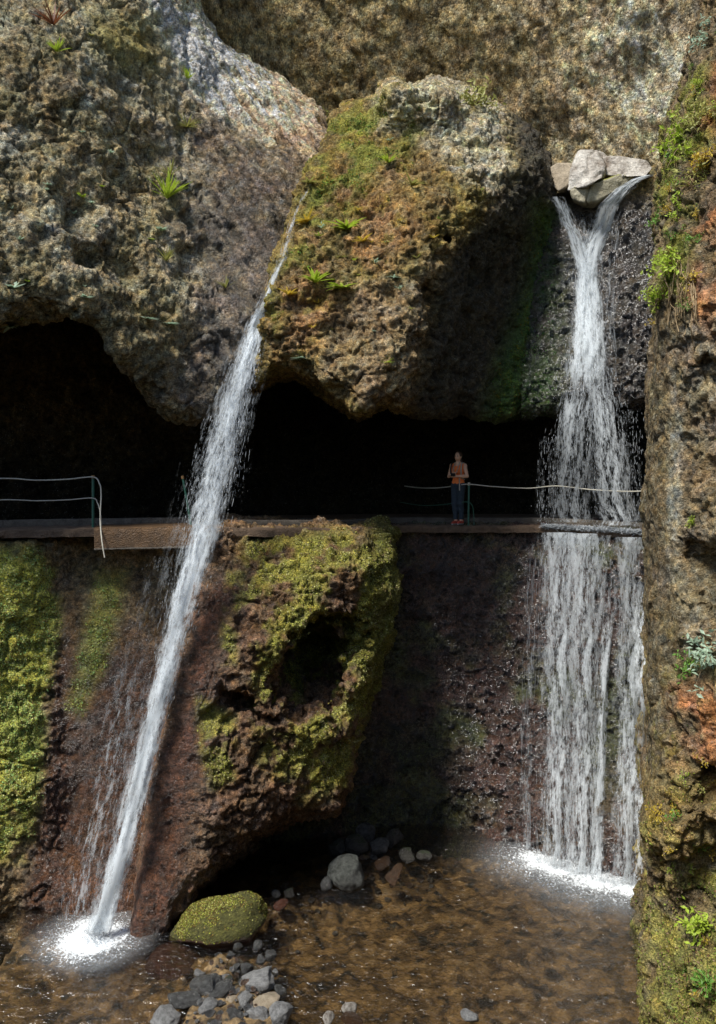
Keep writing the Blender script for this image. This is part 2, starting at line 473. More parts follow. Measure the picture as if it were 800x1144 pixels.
rock('left_cliff', (-200, 392, -260, 500), (13.0, 26.0),
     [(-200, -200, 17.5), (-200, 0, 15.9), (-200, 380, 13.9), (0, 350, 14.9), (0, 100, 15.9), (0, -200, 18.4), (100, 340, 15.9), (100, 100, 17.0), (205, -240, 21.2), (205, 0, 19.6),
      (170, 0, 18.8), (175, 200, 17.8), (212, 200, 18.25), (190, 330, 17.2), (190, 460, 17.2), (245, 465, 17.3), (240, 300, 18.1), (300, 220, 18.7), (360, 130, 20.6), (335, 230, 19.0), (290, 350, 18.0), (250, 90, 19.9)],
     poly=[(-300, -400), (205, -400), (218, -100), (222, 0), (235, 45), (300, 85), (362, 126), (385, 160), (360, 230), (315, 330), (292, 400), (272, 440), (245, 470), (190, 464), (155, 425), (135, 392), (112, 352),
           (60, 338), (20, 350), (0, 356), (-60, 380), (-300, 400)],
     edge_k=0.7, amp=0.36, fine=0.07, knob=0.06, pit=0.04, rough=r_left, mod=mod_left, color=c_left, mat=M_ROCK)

def c_mid(px, py, P, N, d):
    n = len(px); t = base3((0.125, 0.095, 0.05), n)
    big = sm_noise(P, 0.8, 21); sml = sm_noise(P, 3.0, 25)
    t = mix3(t, (0.16, 0.13, 0.045), big * 0.5)
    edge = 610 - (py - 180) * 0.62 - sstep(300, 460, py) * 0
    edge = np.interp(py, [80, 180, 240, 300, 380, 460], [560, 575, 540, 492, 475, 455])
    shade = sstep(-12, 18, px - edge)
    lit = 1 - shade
    red = region(px, py, [(385, 180), (440, 190), (470, 250), (440, 300), (400, 330), (350, 400), (310, 400), (300, 370), (330, 320), (345, 290), (355, 240)], 22)
    red = red * sstep(-0.25, 0.15, fbm(P, 1.6, 4, 0.6, off=33)) * lit
    t = mix3(t, (0.2, 0.115, 0.072), red * 0.65)
    tan = lit * region(px, py, [(400, 320), (480, 300), (490, 440), (470, 465), (420, 450), (350, 420), (360, 380)], 20)
    t = mix3(t, (0.19, 0.15, 0.11), tan * 0.75)
    grey = lit * region(px, py, [(420, 90), (500, 80), (600, 130), (620, 200), (560, 220), (520, 200), (470, 150), (420, 140)], 18)
    t = mix3(t, (0.3, 0.285, 0.24), grey * 0.85)
    oc = sstep(0.1, 0.4, fbm(P, 2.4, 4, 0.6, off=41)) * lit * (1 - tan)
    t = mix3(t, (0.2, 0.16, 0.045), oc * 0.5)
    gm = lit * region(px, py, [(350, 140), (420, 110), (470, 150), (400, 220), (335, 300), (295, 420), (280, 430), (300, 340), (335, 240)], 22) * sstep(-0.2, 0.2, fbm(P, 2, 3, off=50))
    t = mix3(t, (0.13, 0.15, 0.035), gm * 0.7)
    t = mix3(t, (0.028, 0.026, 0.02), shade * 0.93)  # shadow on the right-hand face darkened into the tint
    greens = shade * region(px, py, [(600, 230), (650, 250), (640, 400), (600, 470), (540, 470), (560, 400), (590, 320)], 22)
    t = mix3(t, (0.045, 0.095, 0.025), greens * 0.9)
    t *= (1.0 + 0.3 * np.clip(d, -1, 1))[:, None]  # shade of the hollows put into the tint
    return t, np.clip(gm * 0.7 + greens * 0.9 + oc * 0.4, 0, 1), shade * 0.5
def mod_mid(f, P, GX, GY):
    for (x, y, Y, r) in [(545, 200, 18.3, 0.22), (495, 270, 17.6, 0.22), (480, 330, 17.2, 0.25), (530, 300, 18.4, 0.3), (560, 380, 19.2, 0.3), (415, 200, 17.8, 0.18)]:
        c = P3(x, y, Y).astype(F32); q = P - c
        e = np.sqrt((q * q).sum(-1)) - r
        m = e < 0.6; e[m] += fbm(P[m], 2.6, 2) * 0.2
        f = smax(f, -e, 0.15)
    for (x, y, Y, r) in [(445, 116, 18.8, 0.42), (492, 118, 19.0, 0.36)]:     # knobs on the crown
        c = P3(x, y, Y).astype(F32); q = P - c
        f = smin(f, np.sqrt((q * q).sum(-1)) - r, 0.6)
    return f
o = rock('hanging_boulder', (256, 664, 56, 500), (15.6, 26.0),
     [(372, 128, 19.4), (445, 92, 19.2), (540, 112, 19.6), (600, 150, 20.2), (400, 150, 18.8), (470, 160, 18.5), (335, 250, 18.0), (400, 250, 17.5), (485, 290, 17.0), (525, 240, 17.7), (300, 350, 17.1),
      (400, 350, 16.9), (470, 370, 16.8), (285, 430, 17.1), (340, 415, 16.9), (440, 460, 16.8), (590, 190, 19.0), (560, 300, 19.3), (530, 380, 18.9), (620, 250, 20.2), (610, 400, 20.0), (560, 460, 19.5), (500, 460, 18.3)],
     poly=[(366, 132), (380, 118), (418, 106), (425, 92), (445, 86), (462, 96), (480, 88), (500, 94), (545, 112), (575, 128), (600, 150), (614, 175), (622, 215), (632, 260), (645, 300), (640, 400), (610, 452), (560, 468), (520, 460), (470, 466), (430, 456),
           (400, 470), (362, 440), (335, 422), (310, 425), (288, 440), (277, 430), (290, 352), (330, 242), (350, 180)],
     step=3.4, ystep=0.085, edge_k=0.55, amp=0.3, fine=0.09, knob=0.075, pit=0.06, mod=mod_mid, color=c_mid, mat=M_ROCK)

def c_falls(px, py, P, N, d):
    n = len(px); t = base3((0.05, 0.045, 0.045), n)
    t = mix3(t, (0.05, 0.095, 0.03), sstep(652, 600, px) * 0.7 * sm_noise(P, 1.5, 4, -0.4, 0.1))
    t = mix3(t, (0.25, 0.2, 0.1), sstep(240, 205, py) * 0.7)
    t *= (1.0 + 0.5 * np.clip(d, -1, 1))[:, None]  # occlusion-like darkening of pits in the tint
    return t, sstep(640, 600, px) * 0.6, 0.85 * sstep(200, 240, py)
rock('falls_wall', (580, 800, 180, 500), (17.5, 26.0),
     [(620, 215, 20.6), (720, 200, 20.4), (660, 300, 19.9), (720, 300, 19.6), (780, 300, 19.4), (660, 450, 19.2), (720, 455, 19.0), (600, 450, 19.5), (640, 250, 20.2), (780, 450, 18.8)],
     poly=[(590, 230), (616, 216), (640, 206), (690, 192), (735, 186), (860, 180), (860, 452), (712, 456), (690, 448), (660, 452), (640, 462), (590, 462), (560, 468)],
     step=3.0, ystep=0.08, edge_k=0.4, amp=0.2, fine=0.1, knob=0.07, color=c_falls, mat=M_WETR)

def c_right(px, py, P, N, d):
    n = len(px); t = base3((0.12, 0.098, 0.07), n)
    nn = fbm(P, 1.2, 4, 0.6, off=60)
    strip = region(px, py, [(724, 345), (765, 345), (762, 560), (752, 700), (745, 880), (716, 940), (716, 560)], 8)
    t = mix3(t, (0.095, 0.082, 0.06), strip * 0.85)
    t = mix3(t, (0.22, 0.215, 0.2), blob(px, py, 754, 540, 8, 110, 0, 1.2) * 0.6)
    red = region(px, py, [(800, 60), (960, 60), (960, 380), (790, 380), (770, 330), (775, 230), (785, 130)], 14) + region(px, py, [(750, 770), (960, 740), (960, 900), (800, 880), (755, 850)], 18)
    t = mix3(t, (0.24, 0.115, 0.065), np.clip(red, 0, 1) * sstep(-0.3, 0.1, nn) * 0.9)
    grn = region(px, py, [(735, 130), (785, 60), (800, 130), (780, 230), (765, 340), (722, 350)], 16) * sstep(-0.15, 0.2, fbm(P, 2.2, 4, off=70))
    t = mix3(t, (0.13, 0.15, 0.035), grn * 0.8)
    lip = region(px, py, [(716, 860), (960, 850), (960, 1000), (800, 900), (780, 960), (750, 985), (722, 940)], 12)
    t = mix3(t, (0.2, 0.15, 0.07), lip * 0.6)
    low = region(px, py, [(700, 985), (740, 990), (960, 930), (960, 1400), (690, 1400)], 10)
    t = mix3(t, (0.17, 0.17, 0.06), low * sstep(-0.25, 0.1, fbm(P, 1.6, 4, off=80)) * 0.9)
    yl = sstep(0.05, 0.3, fbm(P, 3.0, 4, 0.6, off=90)) * sstep(600, 900, py)
    t = mix3(t, (0.2, 0.17, 0.05), yl * 0.5)
    grey = region(px, py, [(765, 360), (960, 360), (960, 740), (760, 740), (755, 600)], 14)
    t = mix3(t, (0.17, 0.152, 0.13), grey * 0.6 * sstep(-0.2, 0.2, nn))
    t *= (1.0 + 0.35 * np.clip(d, -1, 1))[:, None]  # pits coloured darker as ambient occlusion
    return t, np.clip(grn * 0.8 + low * 0.8 + yl * 0.5 + lip * .3 + 0.12 * (1 - strip), 0, 1), np.zeros(n)
def mod_right(f, P, GX, GY):
    for (x, y, Y, r, sx) in [(790, 640, 11.9, 0.5, 1.0), (742, 966, 12.0, 0.22, 1.6), (800, 880, 11.5, 0.3, 1.0), (790, 420, 12.2, 0.25, 1), (775, 470, 12.3, .18, 1)]:
        c = P3(x, y, Y).astype(F32); q = P - c; q[..., 0] /= sx
        e = np.sqrt((q * q).sum(-1)) - r
        m = e < 0.6; e[m] += fbm(P[m], 2.6, 2) * 0.2
        f = smax(f, -e, 0.15)
    return f
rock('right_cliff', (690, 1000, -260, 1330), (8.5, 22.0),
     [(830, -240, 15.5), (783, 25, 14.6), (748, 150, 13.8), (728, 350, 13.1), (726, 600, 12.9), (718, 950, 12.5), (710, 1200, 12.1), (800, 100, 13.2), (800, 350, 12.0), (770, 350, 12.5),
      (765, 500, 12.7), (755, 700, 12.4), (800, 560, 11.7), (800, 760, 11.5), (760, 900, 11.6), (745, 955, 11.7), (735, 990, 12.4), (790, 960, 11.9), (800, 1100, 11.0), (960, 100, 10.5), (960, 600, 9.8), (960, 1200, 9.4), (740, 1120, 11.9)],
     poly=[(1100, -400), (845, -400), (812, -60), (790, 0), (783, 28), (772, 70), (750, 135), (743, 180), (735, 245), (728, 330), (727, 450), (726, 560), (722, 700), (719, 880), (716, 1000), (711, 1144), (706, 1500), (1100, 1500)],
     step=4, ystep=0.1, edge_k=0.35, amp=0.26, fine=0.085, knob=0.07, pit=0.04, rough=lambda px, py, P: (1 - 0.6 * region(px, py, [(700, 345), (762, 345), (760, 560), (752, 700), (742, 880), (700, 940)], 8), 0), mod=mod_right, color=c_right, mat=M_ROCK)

# --- lower rock
def c_pillar(px, py, P, N, d):
    n = len(px); t = base3((0.16, 0.125, 0.085), n)
    mz = region(px, py, [(-400, 612), (40, 612), (66, 640), (66, 700), (52, 800), (44, 900), (30, 960), (-400, 990)], 12) * sstep(-0.55, -0.1, fbm(P, 1.8, 4, off=7))
    mz = np.maximum(mz, region(px, py, [(110, 640), (140, 640), (120, 740), (90, 800), (75, 790)], 15) * 0.75)
    g = sm_noise(P, 1.1, 17)
    t = mix3(t, (0.3, 0.31, 0.07), mz * 0.85)
    t = mix3(t, (0.15, 0.24, 0.1), mz * g * sstep(640, 760, py) * 0.6)
    sl = sstep(58, 85, px + (py - 620) * 0.12)
    t = mix3(t, (0.055, 0.028, 0.02), sl * (1 - mz) * sstep(640, 760, py) * 0.95)
    t = mix3(t, (0.1, 0.085, 0.03), mz * sstep(800, 960, py) * 0.6)
    t *= (1.0 + 0.35 * np.clip(d, -1, 1))[:, None]  # hollow shade worked into the tint
    return t, mz, sl * 0.95 * sstep(600, 700, py)
def mod_pillar(f, P, GX, GY):
    f = smax(f, P[..., 2] - 0.02 + 0.04 * (GX > 300), 0.2)
    q = P - P3(175, 632, 17.2).astype(F32); q[..., 0] /= 2.0
    f = smax(f, -(np.sqrt((q * q).sum(-1)) - 0.55), 0.2)
    q = P - P3(0, 1052, 16.0).astype(F32); q[..., 0] /= 2.2
    f = smax(f, -(np.sqrt((q * q).sum(-1)) - 0.6), 0.2)
    return f
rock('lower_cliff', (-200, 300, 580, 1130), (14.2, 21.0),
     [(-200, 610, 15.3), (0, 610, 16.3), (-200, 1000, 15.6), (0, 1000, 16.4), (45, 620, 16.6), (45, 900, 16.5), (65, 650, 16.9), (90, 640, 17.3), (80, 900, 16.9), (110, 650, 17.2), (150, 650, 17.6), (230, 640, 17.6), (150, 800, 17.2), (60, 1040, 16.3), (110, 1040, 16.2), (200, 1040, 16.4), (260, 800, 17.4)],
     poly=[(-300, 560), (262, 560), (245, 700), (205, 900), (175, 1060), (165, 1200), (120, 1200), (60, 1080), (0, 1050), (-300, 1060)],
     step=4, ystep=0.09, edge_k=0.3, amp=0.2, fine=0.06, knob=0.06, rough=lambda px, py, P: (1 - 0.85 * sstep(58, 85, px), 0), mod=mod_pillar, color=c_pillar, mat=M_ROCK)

def c_low(px, py, P, N, d):
    n = len(px); t = base3((0.1, 0.066, 0.048), n)
    t = mix3(t, (0.055, 0.024, 0.017), region(px, py, [(120, 1100), (225, 660), (262, 640), (235, 760), (215, 900), (190, 1060)], 18) * 0.85)
    t = mix3(t, (0.15, 0.105, 0.072), sstep(625, 590, py) * 0.7)
    mz = region(px, py, [(275, 600), (395, 592), (442, 600), (446, 660), (420, 780), (392, 880), (340, 895), (292, 850), (285, 780), (262, 700)], 16) * sstep(-0.35, 0.0, fbm(P, 1.7, 4, 0.6, off=27) - 0.14)
    mz = np.maximum(mz, region(px, py, [(222, 780), (262, 800), (260, 870), (238, 880), (225, 840)], 10) * sstep(-0.3, 0.0, fbm(P, 2.6, 4, off=28)))
    mz = np.maximum(mz, region(px, py, [(255, 640), (272, 640), (262, 740), (246, 740)], 8) * sstep(-0.2, 0.1, fbm(P, 2.6, 4, off=29)))
    t = mix3(t, (0.2, 0.2, 0.05), mz * 0.8)
    side = sstep(392, 425, px)
    t = mix3(t, (0.075, 0.085, 0.025), side * 0.75)
    mz = np.maximum(mz, side * 0.8)
    t = mix3(t, (0.06, 0.045, 0.035), sstep(880, 960, py) * sstep(215, 260, px) * 0.7)
    t *= (1.0 + 0.35 * np.clip(d, -1, 1))[:, None]  # recess shade added to the tint by displacement
    wet = region(px, py, [(120, 1100), (225, 640), (270, 640), (240, 900), (200, 1060)], 18) * 0.8
    return t, mz, wet
def mod_low(f, P, GX, GY):
    f = smax(f, P[..., 2] - 0.2 - 0.25 * sstep(235, 275, GX) * sstep(440, 400, GX), 0.25)
    for (x, y, Y, r, sx, sy, sz) in [(350, 738, 17.7, 0.84, 1.0, 2.7, 1.2), (385, 720, 17.5, 0.35, 1, 2, 1.3), (330, 775, 16.9, 0.4, 1.2, 1.8, 0.8), (268, 786, 16.9, 0.36, 1.2, 2.6, 1.0), (292, 800, 16.6, 0.22, 1.4, 2, .8), (325, 690, 16.8, 0.3, 1, 1, 1), (300, 830, 16.2, 0.16, 1, 1, 1), (400, 700, 17.3, .25, 1, 1, 1), (385, 800, 17.0, .2, 1, 1, 1)]:
        c = P3(x, y, Y).astype(F32); q = P - c; q[..., 0] /= sx; q[..., 1] /= sy; q[..., 2] /= sz
        e = np.sqrt((q * q).sum(-1)) - r
        m = e < 0.9; e[m] += fbm(P[m], 1.7, 3, 0.6) * 0.6
        f = smax(f, -e, 0.15)
    return f
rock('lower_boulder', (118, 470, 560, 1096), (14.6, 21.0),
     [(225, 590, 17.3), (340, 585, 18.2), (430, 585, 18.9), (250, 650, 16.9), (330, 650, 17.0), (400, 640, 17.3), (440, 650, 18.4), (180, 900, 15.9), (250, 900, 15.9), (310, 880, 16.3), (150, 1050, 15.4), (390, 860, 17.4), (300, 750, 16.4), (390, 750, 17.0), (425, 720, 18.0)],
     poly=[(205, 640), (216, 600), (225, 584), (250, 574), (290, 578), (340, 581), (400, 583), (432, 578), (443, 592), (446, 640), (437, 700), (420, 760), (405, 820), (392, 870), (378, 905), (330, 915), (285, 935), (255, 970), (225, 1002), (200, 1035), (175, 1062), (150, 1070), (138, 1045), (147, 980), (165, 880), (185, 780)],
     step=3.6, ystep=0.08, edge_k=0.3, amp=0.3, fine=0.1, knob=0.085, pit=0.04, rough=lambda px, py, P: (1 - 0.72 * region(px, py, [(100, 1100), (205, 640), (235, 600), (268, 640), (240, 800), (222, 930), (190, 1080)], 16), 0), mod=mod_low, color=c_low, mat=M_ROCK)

def c_recess(px, py, P, N, d):
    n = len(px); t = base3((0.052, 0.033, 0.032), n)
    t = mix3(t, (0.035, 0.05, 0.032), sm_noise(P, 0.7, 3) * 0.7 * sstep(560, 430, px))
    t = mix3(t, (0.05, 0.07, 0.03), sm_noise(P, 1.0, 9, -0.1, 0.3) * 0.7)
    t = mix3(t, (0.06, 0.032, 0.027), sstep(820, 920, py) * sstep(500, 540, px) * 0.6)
    t *= (1.0 + 0.5 * np.clip(d, -1, 1))[:, None]  # pits of the wall darkened in colour, like occlusion
    return t, np.zeros(n), np.full(n, 0.9)
def mod_rec(f, P, GX, GY):
    f = smax(f, P[..., 2] + 0.02, 0.06)
    q = P - P3(470, 925, 19.8).astype(F32); q[..., 0] /= 3.0
    e = np.sqrt((q * q).sum(-1)) - 0.5
    return smax(f, -e, 0.3)
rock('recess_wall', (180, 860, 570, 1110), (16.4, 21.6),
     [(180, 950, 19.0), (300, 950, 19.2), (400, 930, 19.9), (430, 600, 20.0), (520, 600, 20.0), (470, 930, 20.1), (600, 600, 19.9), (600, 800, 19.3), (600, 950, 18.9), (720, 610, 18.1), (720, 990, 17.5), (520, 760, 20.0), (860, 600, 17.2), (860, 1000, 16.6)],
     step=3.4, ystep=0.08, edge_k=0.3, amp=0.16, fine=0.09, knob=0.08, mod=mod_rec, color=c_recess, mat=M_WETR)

def c_cave(px, py, P, N, d):
    n = len(px); t = base3((0.013, 0.012, 0.009), n)  # cave gloom put into a near-black tint
    t = mix3(t, (0.06, 0.045, 0.024), blob(px, py, 120, 420, 140, 80, 0, 1.5))  # dim light under the arch painted as a paler blob
    return t, np.zeros(n), np.zeros(n)
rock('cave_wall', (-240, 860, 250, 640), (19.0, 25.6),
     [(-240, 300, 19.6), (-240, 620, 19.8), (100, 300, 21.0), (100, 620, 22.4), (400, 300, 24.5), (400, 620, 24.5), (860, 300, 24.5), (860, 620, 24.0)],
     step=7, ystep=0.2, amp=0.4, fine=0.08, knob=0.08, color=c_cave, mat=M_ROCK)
# the opposite side of the gorge, behind the viewer
def gorge():
    u = np.linspace(-1, 1, 90); z = np.linspace(-9, 8, 50)
    U, Z = np.meshgrid(u, z, indexing='ij')
    X = U * 30; Y = -13 + 13 * np.abs(U) ** 3 - (Z - 3) * 0.3
    V = np.stack([X, Y, Z], -1).reshape(-1, 3)
    V[:, 1] += fbm(V.astype(F32), 0.3, 4) * 2
    i = np.arange(89)[:, None] * 50 + np.arange(49)[None, :]
    F = np.stack([i, i + 50, i + 51, i + 1], -1).reshape(-1, 4)
    o = mesh_obj('gorge_wall', V, F, M_ROCK); n = len(V)
    set_attr(o, 'tint', base3((0.2, 0.2, 0.12), n), 'FLOAT_COLOR'); set_attr(o, 'moss', np.zeros(n)); set_attr(o, 'wet', np.zeros(n))
    tag(o, kind='structure')
gorge()
# ------------------------------------------------------------------ path along the ledge
EDGE = [(-240, 15.2), (0, 16.4), (105, 16.75), (210, 17.15), (300, 17.75), (400, 18.7), (450, 19.85), (600, 19.85), (660, 19.0), (725, 18.05), (860, 17.1)]
def concrete(name, base, wet=0.0):
    m, nt = new_mat(name); tc = nd(nt, 'ShaderNodeTexCoord'); v = tc.outputs['Object']
    n1 = noise(nt, 6, 8, 0.75, v); n2 = noise(nt, 40, 4, 0.6, v)
    c = ramp(nt, n1.outputs['Fac'], [(0.3, tuple(x * 0.45 for x in base)), (0.5, base), (0.7, tuple(min(1, x * 1.5) for x in base))])
    c2 = mixc(nt, 0.5, c.outputs[0], maprange(nt, n2.outputs['Fac'], 0.3, 0.7, 0.5, 1.4), 'MULTIPLY')
    b = nd(nt, 'ShaderNodeBsdfPrincipled'); lk(nt, c2, b.inputs['Base Color']); b.inputs['Roughness'].default_value = 0.9 - 0.65 * wet
    bp = nd(nt, 'ShaderNodeBump'); bp.inputs['Distance'].default_value = 0.06; lk(nt, mth(nt, 'ADD', n1.outputs['Fac'], n2.outputs['Fac']), bp.inputs['Height']); lk(nt, bp.outputs[0], b.inputs['Normal'])
    out(nt, b.outputs[0]); return m
M_PATH = concrete('path_concrete', (0.17, 0.112, 0.07), 0.3); M_KERB = concrete('kerb_concrete', (0.14, 0.12, 0.095)); M_SLAB = concrete('wet_slab', (0.16, 0.09, 0.04), 0.7)
def resample(pts, step):
    pts = np.array(pts, float); d = np.r_[0, np.cumsum(np.linalg.norm(np.diff(pts, axis=0), axis=1))]
    n = max(2, int(d[-1] / step)); s = np.linspace(0, d[-1], n)
    return np.stack([np.interp(s, d, pts[:, k]) for k in range(pts.shape[1])], 1)
def ribbon_solid(name, line, off0, off1, z0, z1, mat, jit=0.015):
    """a long slab following a plan line, from off0 to off1 behind it"""
    L = resample(line, 0.06)
    zl = L[:, 2] if L.shape[1] > 2 else np.zeros(len(L)); L = L[:, :2]
    T = np.gradient(L, axis=0); T /= np.linalg.norm(T, axis=1, keepdims=True)
    Nn = np.stack([-T[:, 1], T[:, 0]], 1)
    n = len(L); sec = []
    j = fbm(np.c_[L, np.zeros(n)].astype(F32), 3, 3) * jit
    for (o, z, s) in ((off0, z0, 1), (off0, z0 + 0.01, 1), (off0, (z0 + z1) / 2, 1), (off0, z1 - 0.02, 1), (off0 + 0.02, z1, 1), ((off0 * 0.75 + off1 * 0.25), z1, 0.5), ((off0 + off1) / 2, z1, .5), (off1 - 0.02, z1, 0), (off1 - 0.015, z1 - 0.003, 0), (off1, z1 - 0.02, 0), (off1, z1 - 0.03, 0), (off1, z0, 0)):
        p = L + Nn * (o + j * s * 2)[:, None]; zz = np.full(n, z) + zl + (j * 0.6 if z > z0 else 0)
        sec.append(np.c_[p, zz])
    k = len(sec); V = np.stack(sec, 1).reshape(-1, 3)
    i = np.arange(n - 1)[:, None] * k + np.arange(k - 1)[None, :]
    F = np.stack([i, i + k, i + k + 1, i + 1], -1).reshape(-1, 4)
    V[:, 1] += fbm(V.astype(F32), 2.5, 4, 0.6) * jit * 1.2; V[:, 2] += fbm(V.astype(F32), 4.0, 3, off=5) * jit * 0.35
    return mesh_obj(name, V, F, mat, smooth=True)
plan = [((px - CX) / FPX * Y, Y, float(np.interp(px, [0, 210, 300, 450], [0.2, 0.2, 0.1, 0.0]))) for px, Y in EDGE]
tag(ribbon_solid('path', plan, 0.0, 1.25, -0.16, 0.0, M_PATH, 0.06), kind='structure')
tag(ribbon_solid('kerb', plan, 0.75, 0.93, -0.1, 0.13, M_KERB), kind='structure')
# cave floor
Vf = []; L = resample(plan, 0.4)
for x, y, z_ in L: Vf += [(x, y + 1.0, -0.05), (x, 26, -0.05)]
n = len(L); i = np.arange(n - 1) * 2
tag(mesh_obj('cave_floor', Vf, np.stack([i, i + 2, i + 3, i + 1], 1), M_PATH), kind='structure')

# footbridge slab over the left chute
def box(x0, x1, y0, y1, z0, z1, bev=0.015, div=0.1, jit=0.008):
    bm = bmesh.new(); bmesh.ops.create_cube(bm, size=1)
    for v in bm.verts:
        v.co = ((x0 + x1) / 2 + v.co.x * (x1 - x0), (y0 + y1) / 2 + v.co.y * (y1 - y0), (z0 + z1) / 2 + v.co.z * (z1 - z0))
    bmesh.ops.bevel(bm, geom=bm.edges[:], offset=bev, segments=2, affect='EDGES')
    return bm
def bm_obj(name, bm, mat, parent=None, smooth=False):
    me = bpy.data.meshes.new(name); bm.to_mesh(me); bm.free()
    for p in me.polygons: p.use_smooth = smooth
    o = bpy.data.objects.new(name, me); col.objects.link(o); me.materials.append(mat)
    if parent: o.parent = parent
    return o
a, b = P3(105, 600, 16.5), P3(236, 600, 16.9)
ln = [(a[0], a[1], 0.2), (b[0], b[1], 0.2)]
fb = ribbon_solid('footbridge', ln, 0.0, 0.9, -0.36, 0.02, M_SLAB, 0.05)
tag(fb, 'short wet brown concrete slab bridging the left chute behind the falling water', 'footbridge')
lip = ribbon_solid('rim', ln, -0.025, 0.1, -0.39, -0.365, M_KERB, 0.02); lip.parent = fb

# ------------------------------------------------------------------ pool
def bed_h(X, Y):
    P = np.stack([X, Y, 0 * X], -1).astype(F32)
    h = -7.62 + fbm(P, 0.7, 3) * 0.12 + fbm(P, 3.0, 3) * 0.05
    # gravel spit in front of the mossy boulder
    for (px, py, r, a) in [(265, 1120, 0.75, 0.5), (240, 1075, 0.7, 0.45), (280, 1150, 0.7, 0.5), (310, 1000, 0.6, 0.32), (410, 955, 0.9, 0.5), (330, 975, 0.8, .4), (560, 945, .5, .3), (230, 1150, 0.7, 0.5)]:
        c = PZ(px, py, WATER_Z)
        h = h + a * np.exp(-((X - c[0]) ** 2 + (Y - c[1]) ** 2) / r ** 2)
    return np.minimum(h, -7.0 + 0.1 * fbm(P, 2.0, 3))
gx = np.arange(-6.5, 8.5, 0.05); gy = np.arange(9.0, 20.5, 0.05)
GX, GY = np.meshgrid(gx, gy, indexing='ij')
Zb = bed_h(GX, GY)
Pb = np.stack([GX, GY, Zb], -1).astype(F32)
peb = 0.5 - cell1(Pb, 4.5); peb2 = 0.5 - cell1(Pb, 9.0)
Zb = Zb + np.maximum(peb, -0.1) * 0.2 * (0.5 + sstep(-0.1, 0.3, fbm(Pb, 0.8, 2))) + np.maximum(peb2, 0) * 0.06
def grid_faces(nx, ny):
    i = np.arange(nx - 1)[:, None] * ny + np.arange(ny - 1)[None, :]
    return np.stack([i, i + ny, i + ny + 1, i + 1], -1).reshape(-1, 4)
m, nt = new_mat('stream_bed'); tc = nd(nt, 'ShaderNodeTexCoord'); v = tc.outputs['Object']
vo = nd(nt, 'ShaderNodeTexVoronoi'); vo.inputs['Scale'].default_value = 5.5; n1 = noise(nt, 3, 6, .65, v, 0.5); n2 = noise(nt, 25, 5, .65, v)
wv = mixc(nt, 0.12, v, n2.outputs['Color']); lk(nt, wv, vo.inputs['Vector'])
c1 = ramp(nt, n1.outputs['Fac'], [(0.38, (0.02, 0.018, 0.01)), (0.45, (0.14, 0.092, 0.042)), (0.6, (0.26, 0.175, 0.08)), (0.7, (0.3, 0.23, 0.14))])
sp = nd(nt, 'ShaderNodeSeparateColor'); lk(nt, vo.outputs['Color'], sp.inputs[0]); c2 = mixc(nt, 1.0, c1.outputs[0], maprange(nt, sp.outputs[0], 0, 1, 0.4, 1.5), 'MULTIPLY')
c3 = mixc(nt, 0.7, c2, maprange(nt, n2.outputs['Fac'], 0.3, 0.7, 0.5, 1.5), 'MULTIPLY')
b = nd(nt, 'ShaderNodeBsdfPrincipled'); lk(nt, c3, b.inputs['Base Color']); b.inputs['Roughness'].default_value = 0.5
bp = nd(nt, 'ShaderNodeBump'); bp.inputs['Distance'].default_value = 0.04; lk(nt, n2.outputs['Fac'], bp.inputs['Height']); lk(nt, bp.outputs[0], b.inputs['Normal'])
out(nt, b.outputs[0]); M_BED = m
tag(mesh_obj('stream_bed', np.stack([GX, GY, Zb], -1).reshape(-1, 3), grid_faces(len(gx), len(gy)), M_BED), kind='structure')

# water surface: rippled sheet, tinted and see-through, with foam where the falls land
gx = np.arange(-6.5, 7.5, 0.04); gy = np.arange(9.0, 20.4, 0.04)
GX, GY = np.meshgrid(gx, gy, indexing='ij')
Pw = np.stack([GX, GY, 0 * GX], -1).astype(F32)
LF = PZ(103, 1048, WATER_Z); RF = [PZ(x, y, WATER_Z) for x, y in ((600, 962), (635, 975), (670, 986), (705, 992), (740, 996))]
dl = np.sqrt((GX - LF[0]) ** 2 + ((GY - LF[1]) * 1.0) ** 2)
def seg_d(X, Y, a, b):
    ex, ey = b[0] - a[0], b[1] - a[1]; t = np.clip(((X - a[0]) * ex + (Y - a[1]) * ey) / (ex * ex + ey * ey), 0, 1)
    return np.sqrt((X - a[0] - t * ex) ** 2 + (Y - a[1] - t * ey) ** 2)
dr = np.min([seg_d(GX, GY, RF[k], RF[k + 1]) for k in range(4)], axis=0)
act = np.exp(-dl / 1.2) + np.exp(-dr / 2.0)
rip = fbm(Pw * np.array([1, 1.6, 1], dtype=F32), 2.6, 3, 0.6) * 0.018 + fbm(Pw, 9.0, 2) * (0.006 + 0.008 * sstep(-1, 4, GX))
rip = rip * (0.8 + 1.8 * act) + np.sin(dl * 13) * 0.03 * np.exp(-dl / 0.8) + fbm(Pw, 6, 3, ridged=True) * 0.05 * act * act
Zw = WATER_Z + rip
foam = np.clip(1.35 * sstep(0.75, 0.1, dl + 0.2 * fbm(Pw, 3, 3)) + 0.62 * sstep(1.5, 0.3, dl) + 0.7 * sstep(0.6, 0.0, dr + 0.35 * fbm(Pw, 3, 3)) + 0.42 * sstep(1.6, 0.1, dr) + 0.17 * sstep(4.2, 0.3, dr) + 0.06 * sstep(2.5, 0.5, dl), 0, 1.4)  # broad right-hand term also carries the pool's painted silver sheen
m, nt = new_mat('pool_water'); tc = nd(nt, 'ShaderNodeTexCoord'); v = tc.outputs['Object']
af = nd(nt, 'ShaderNodeAttribute', attribute_name='foam')
n1 = noise(nt, 10, 3, 0.6, v, 0.4); n2 = noise(nt, 34, 2, 0.6, v); n3 = noise(nt, 22, 6, 0.75, v, 0.8)
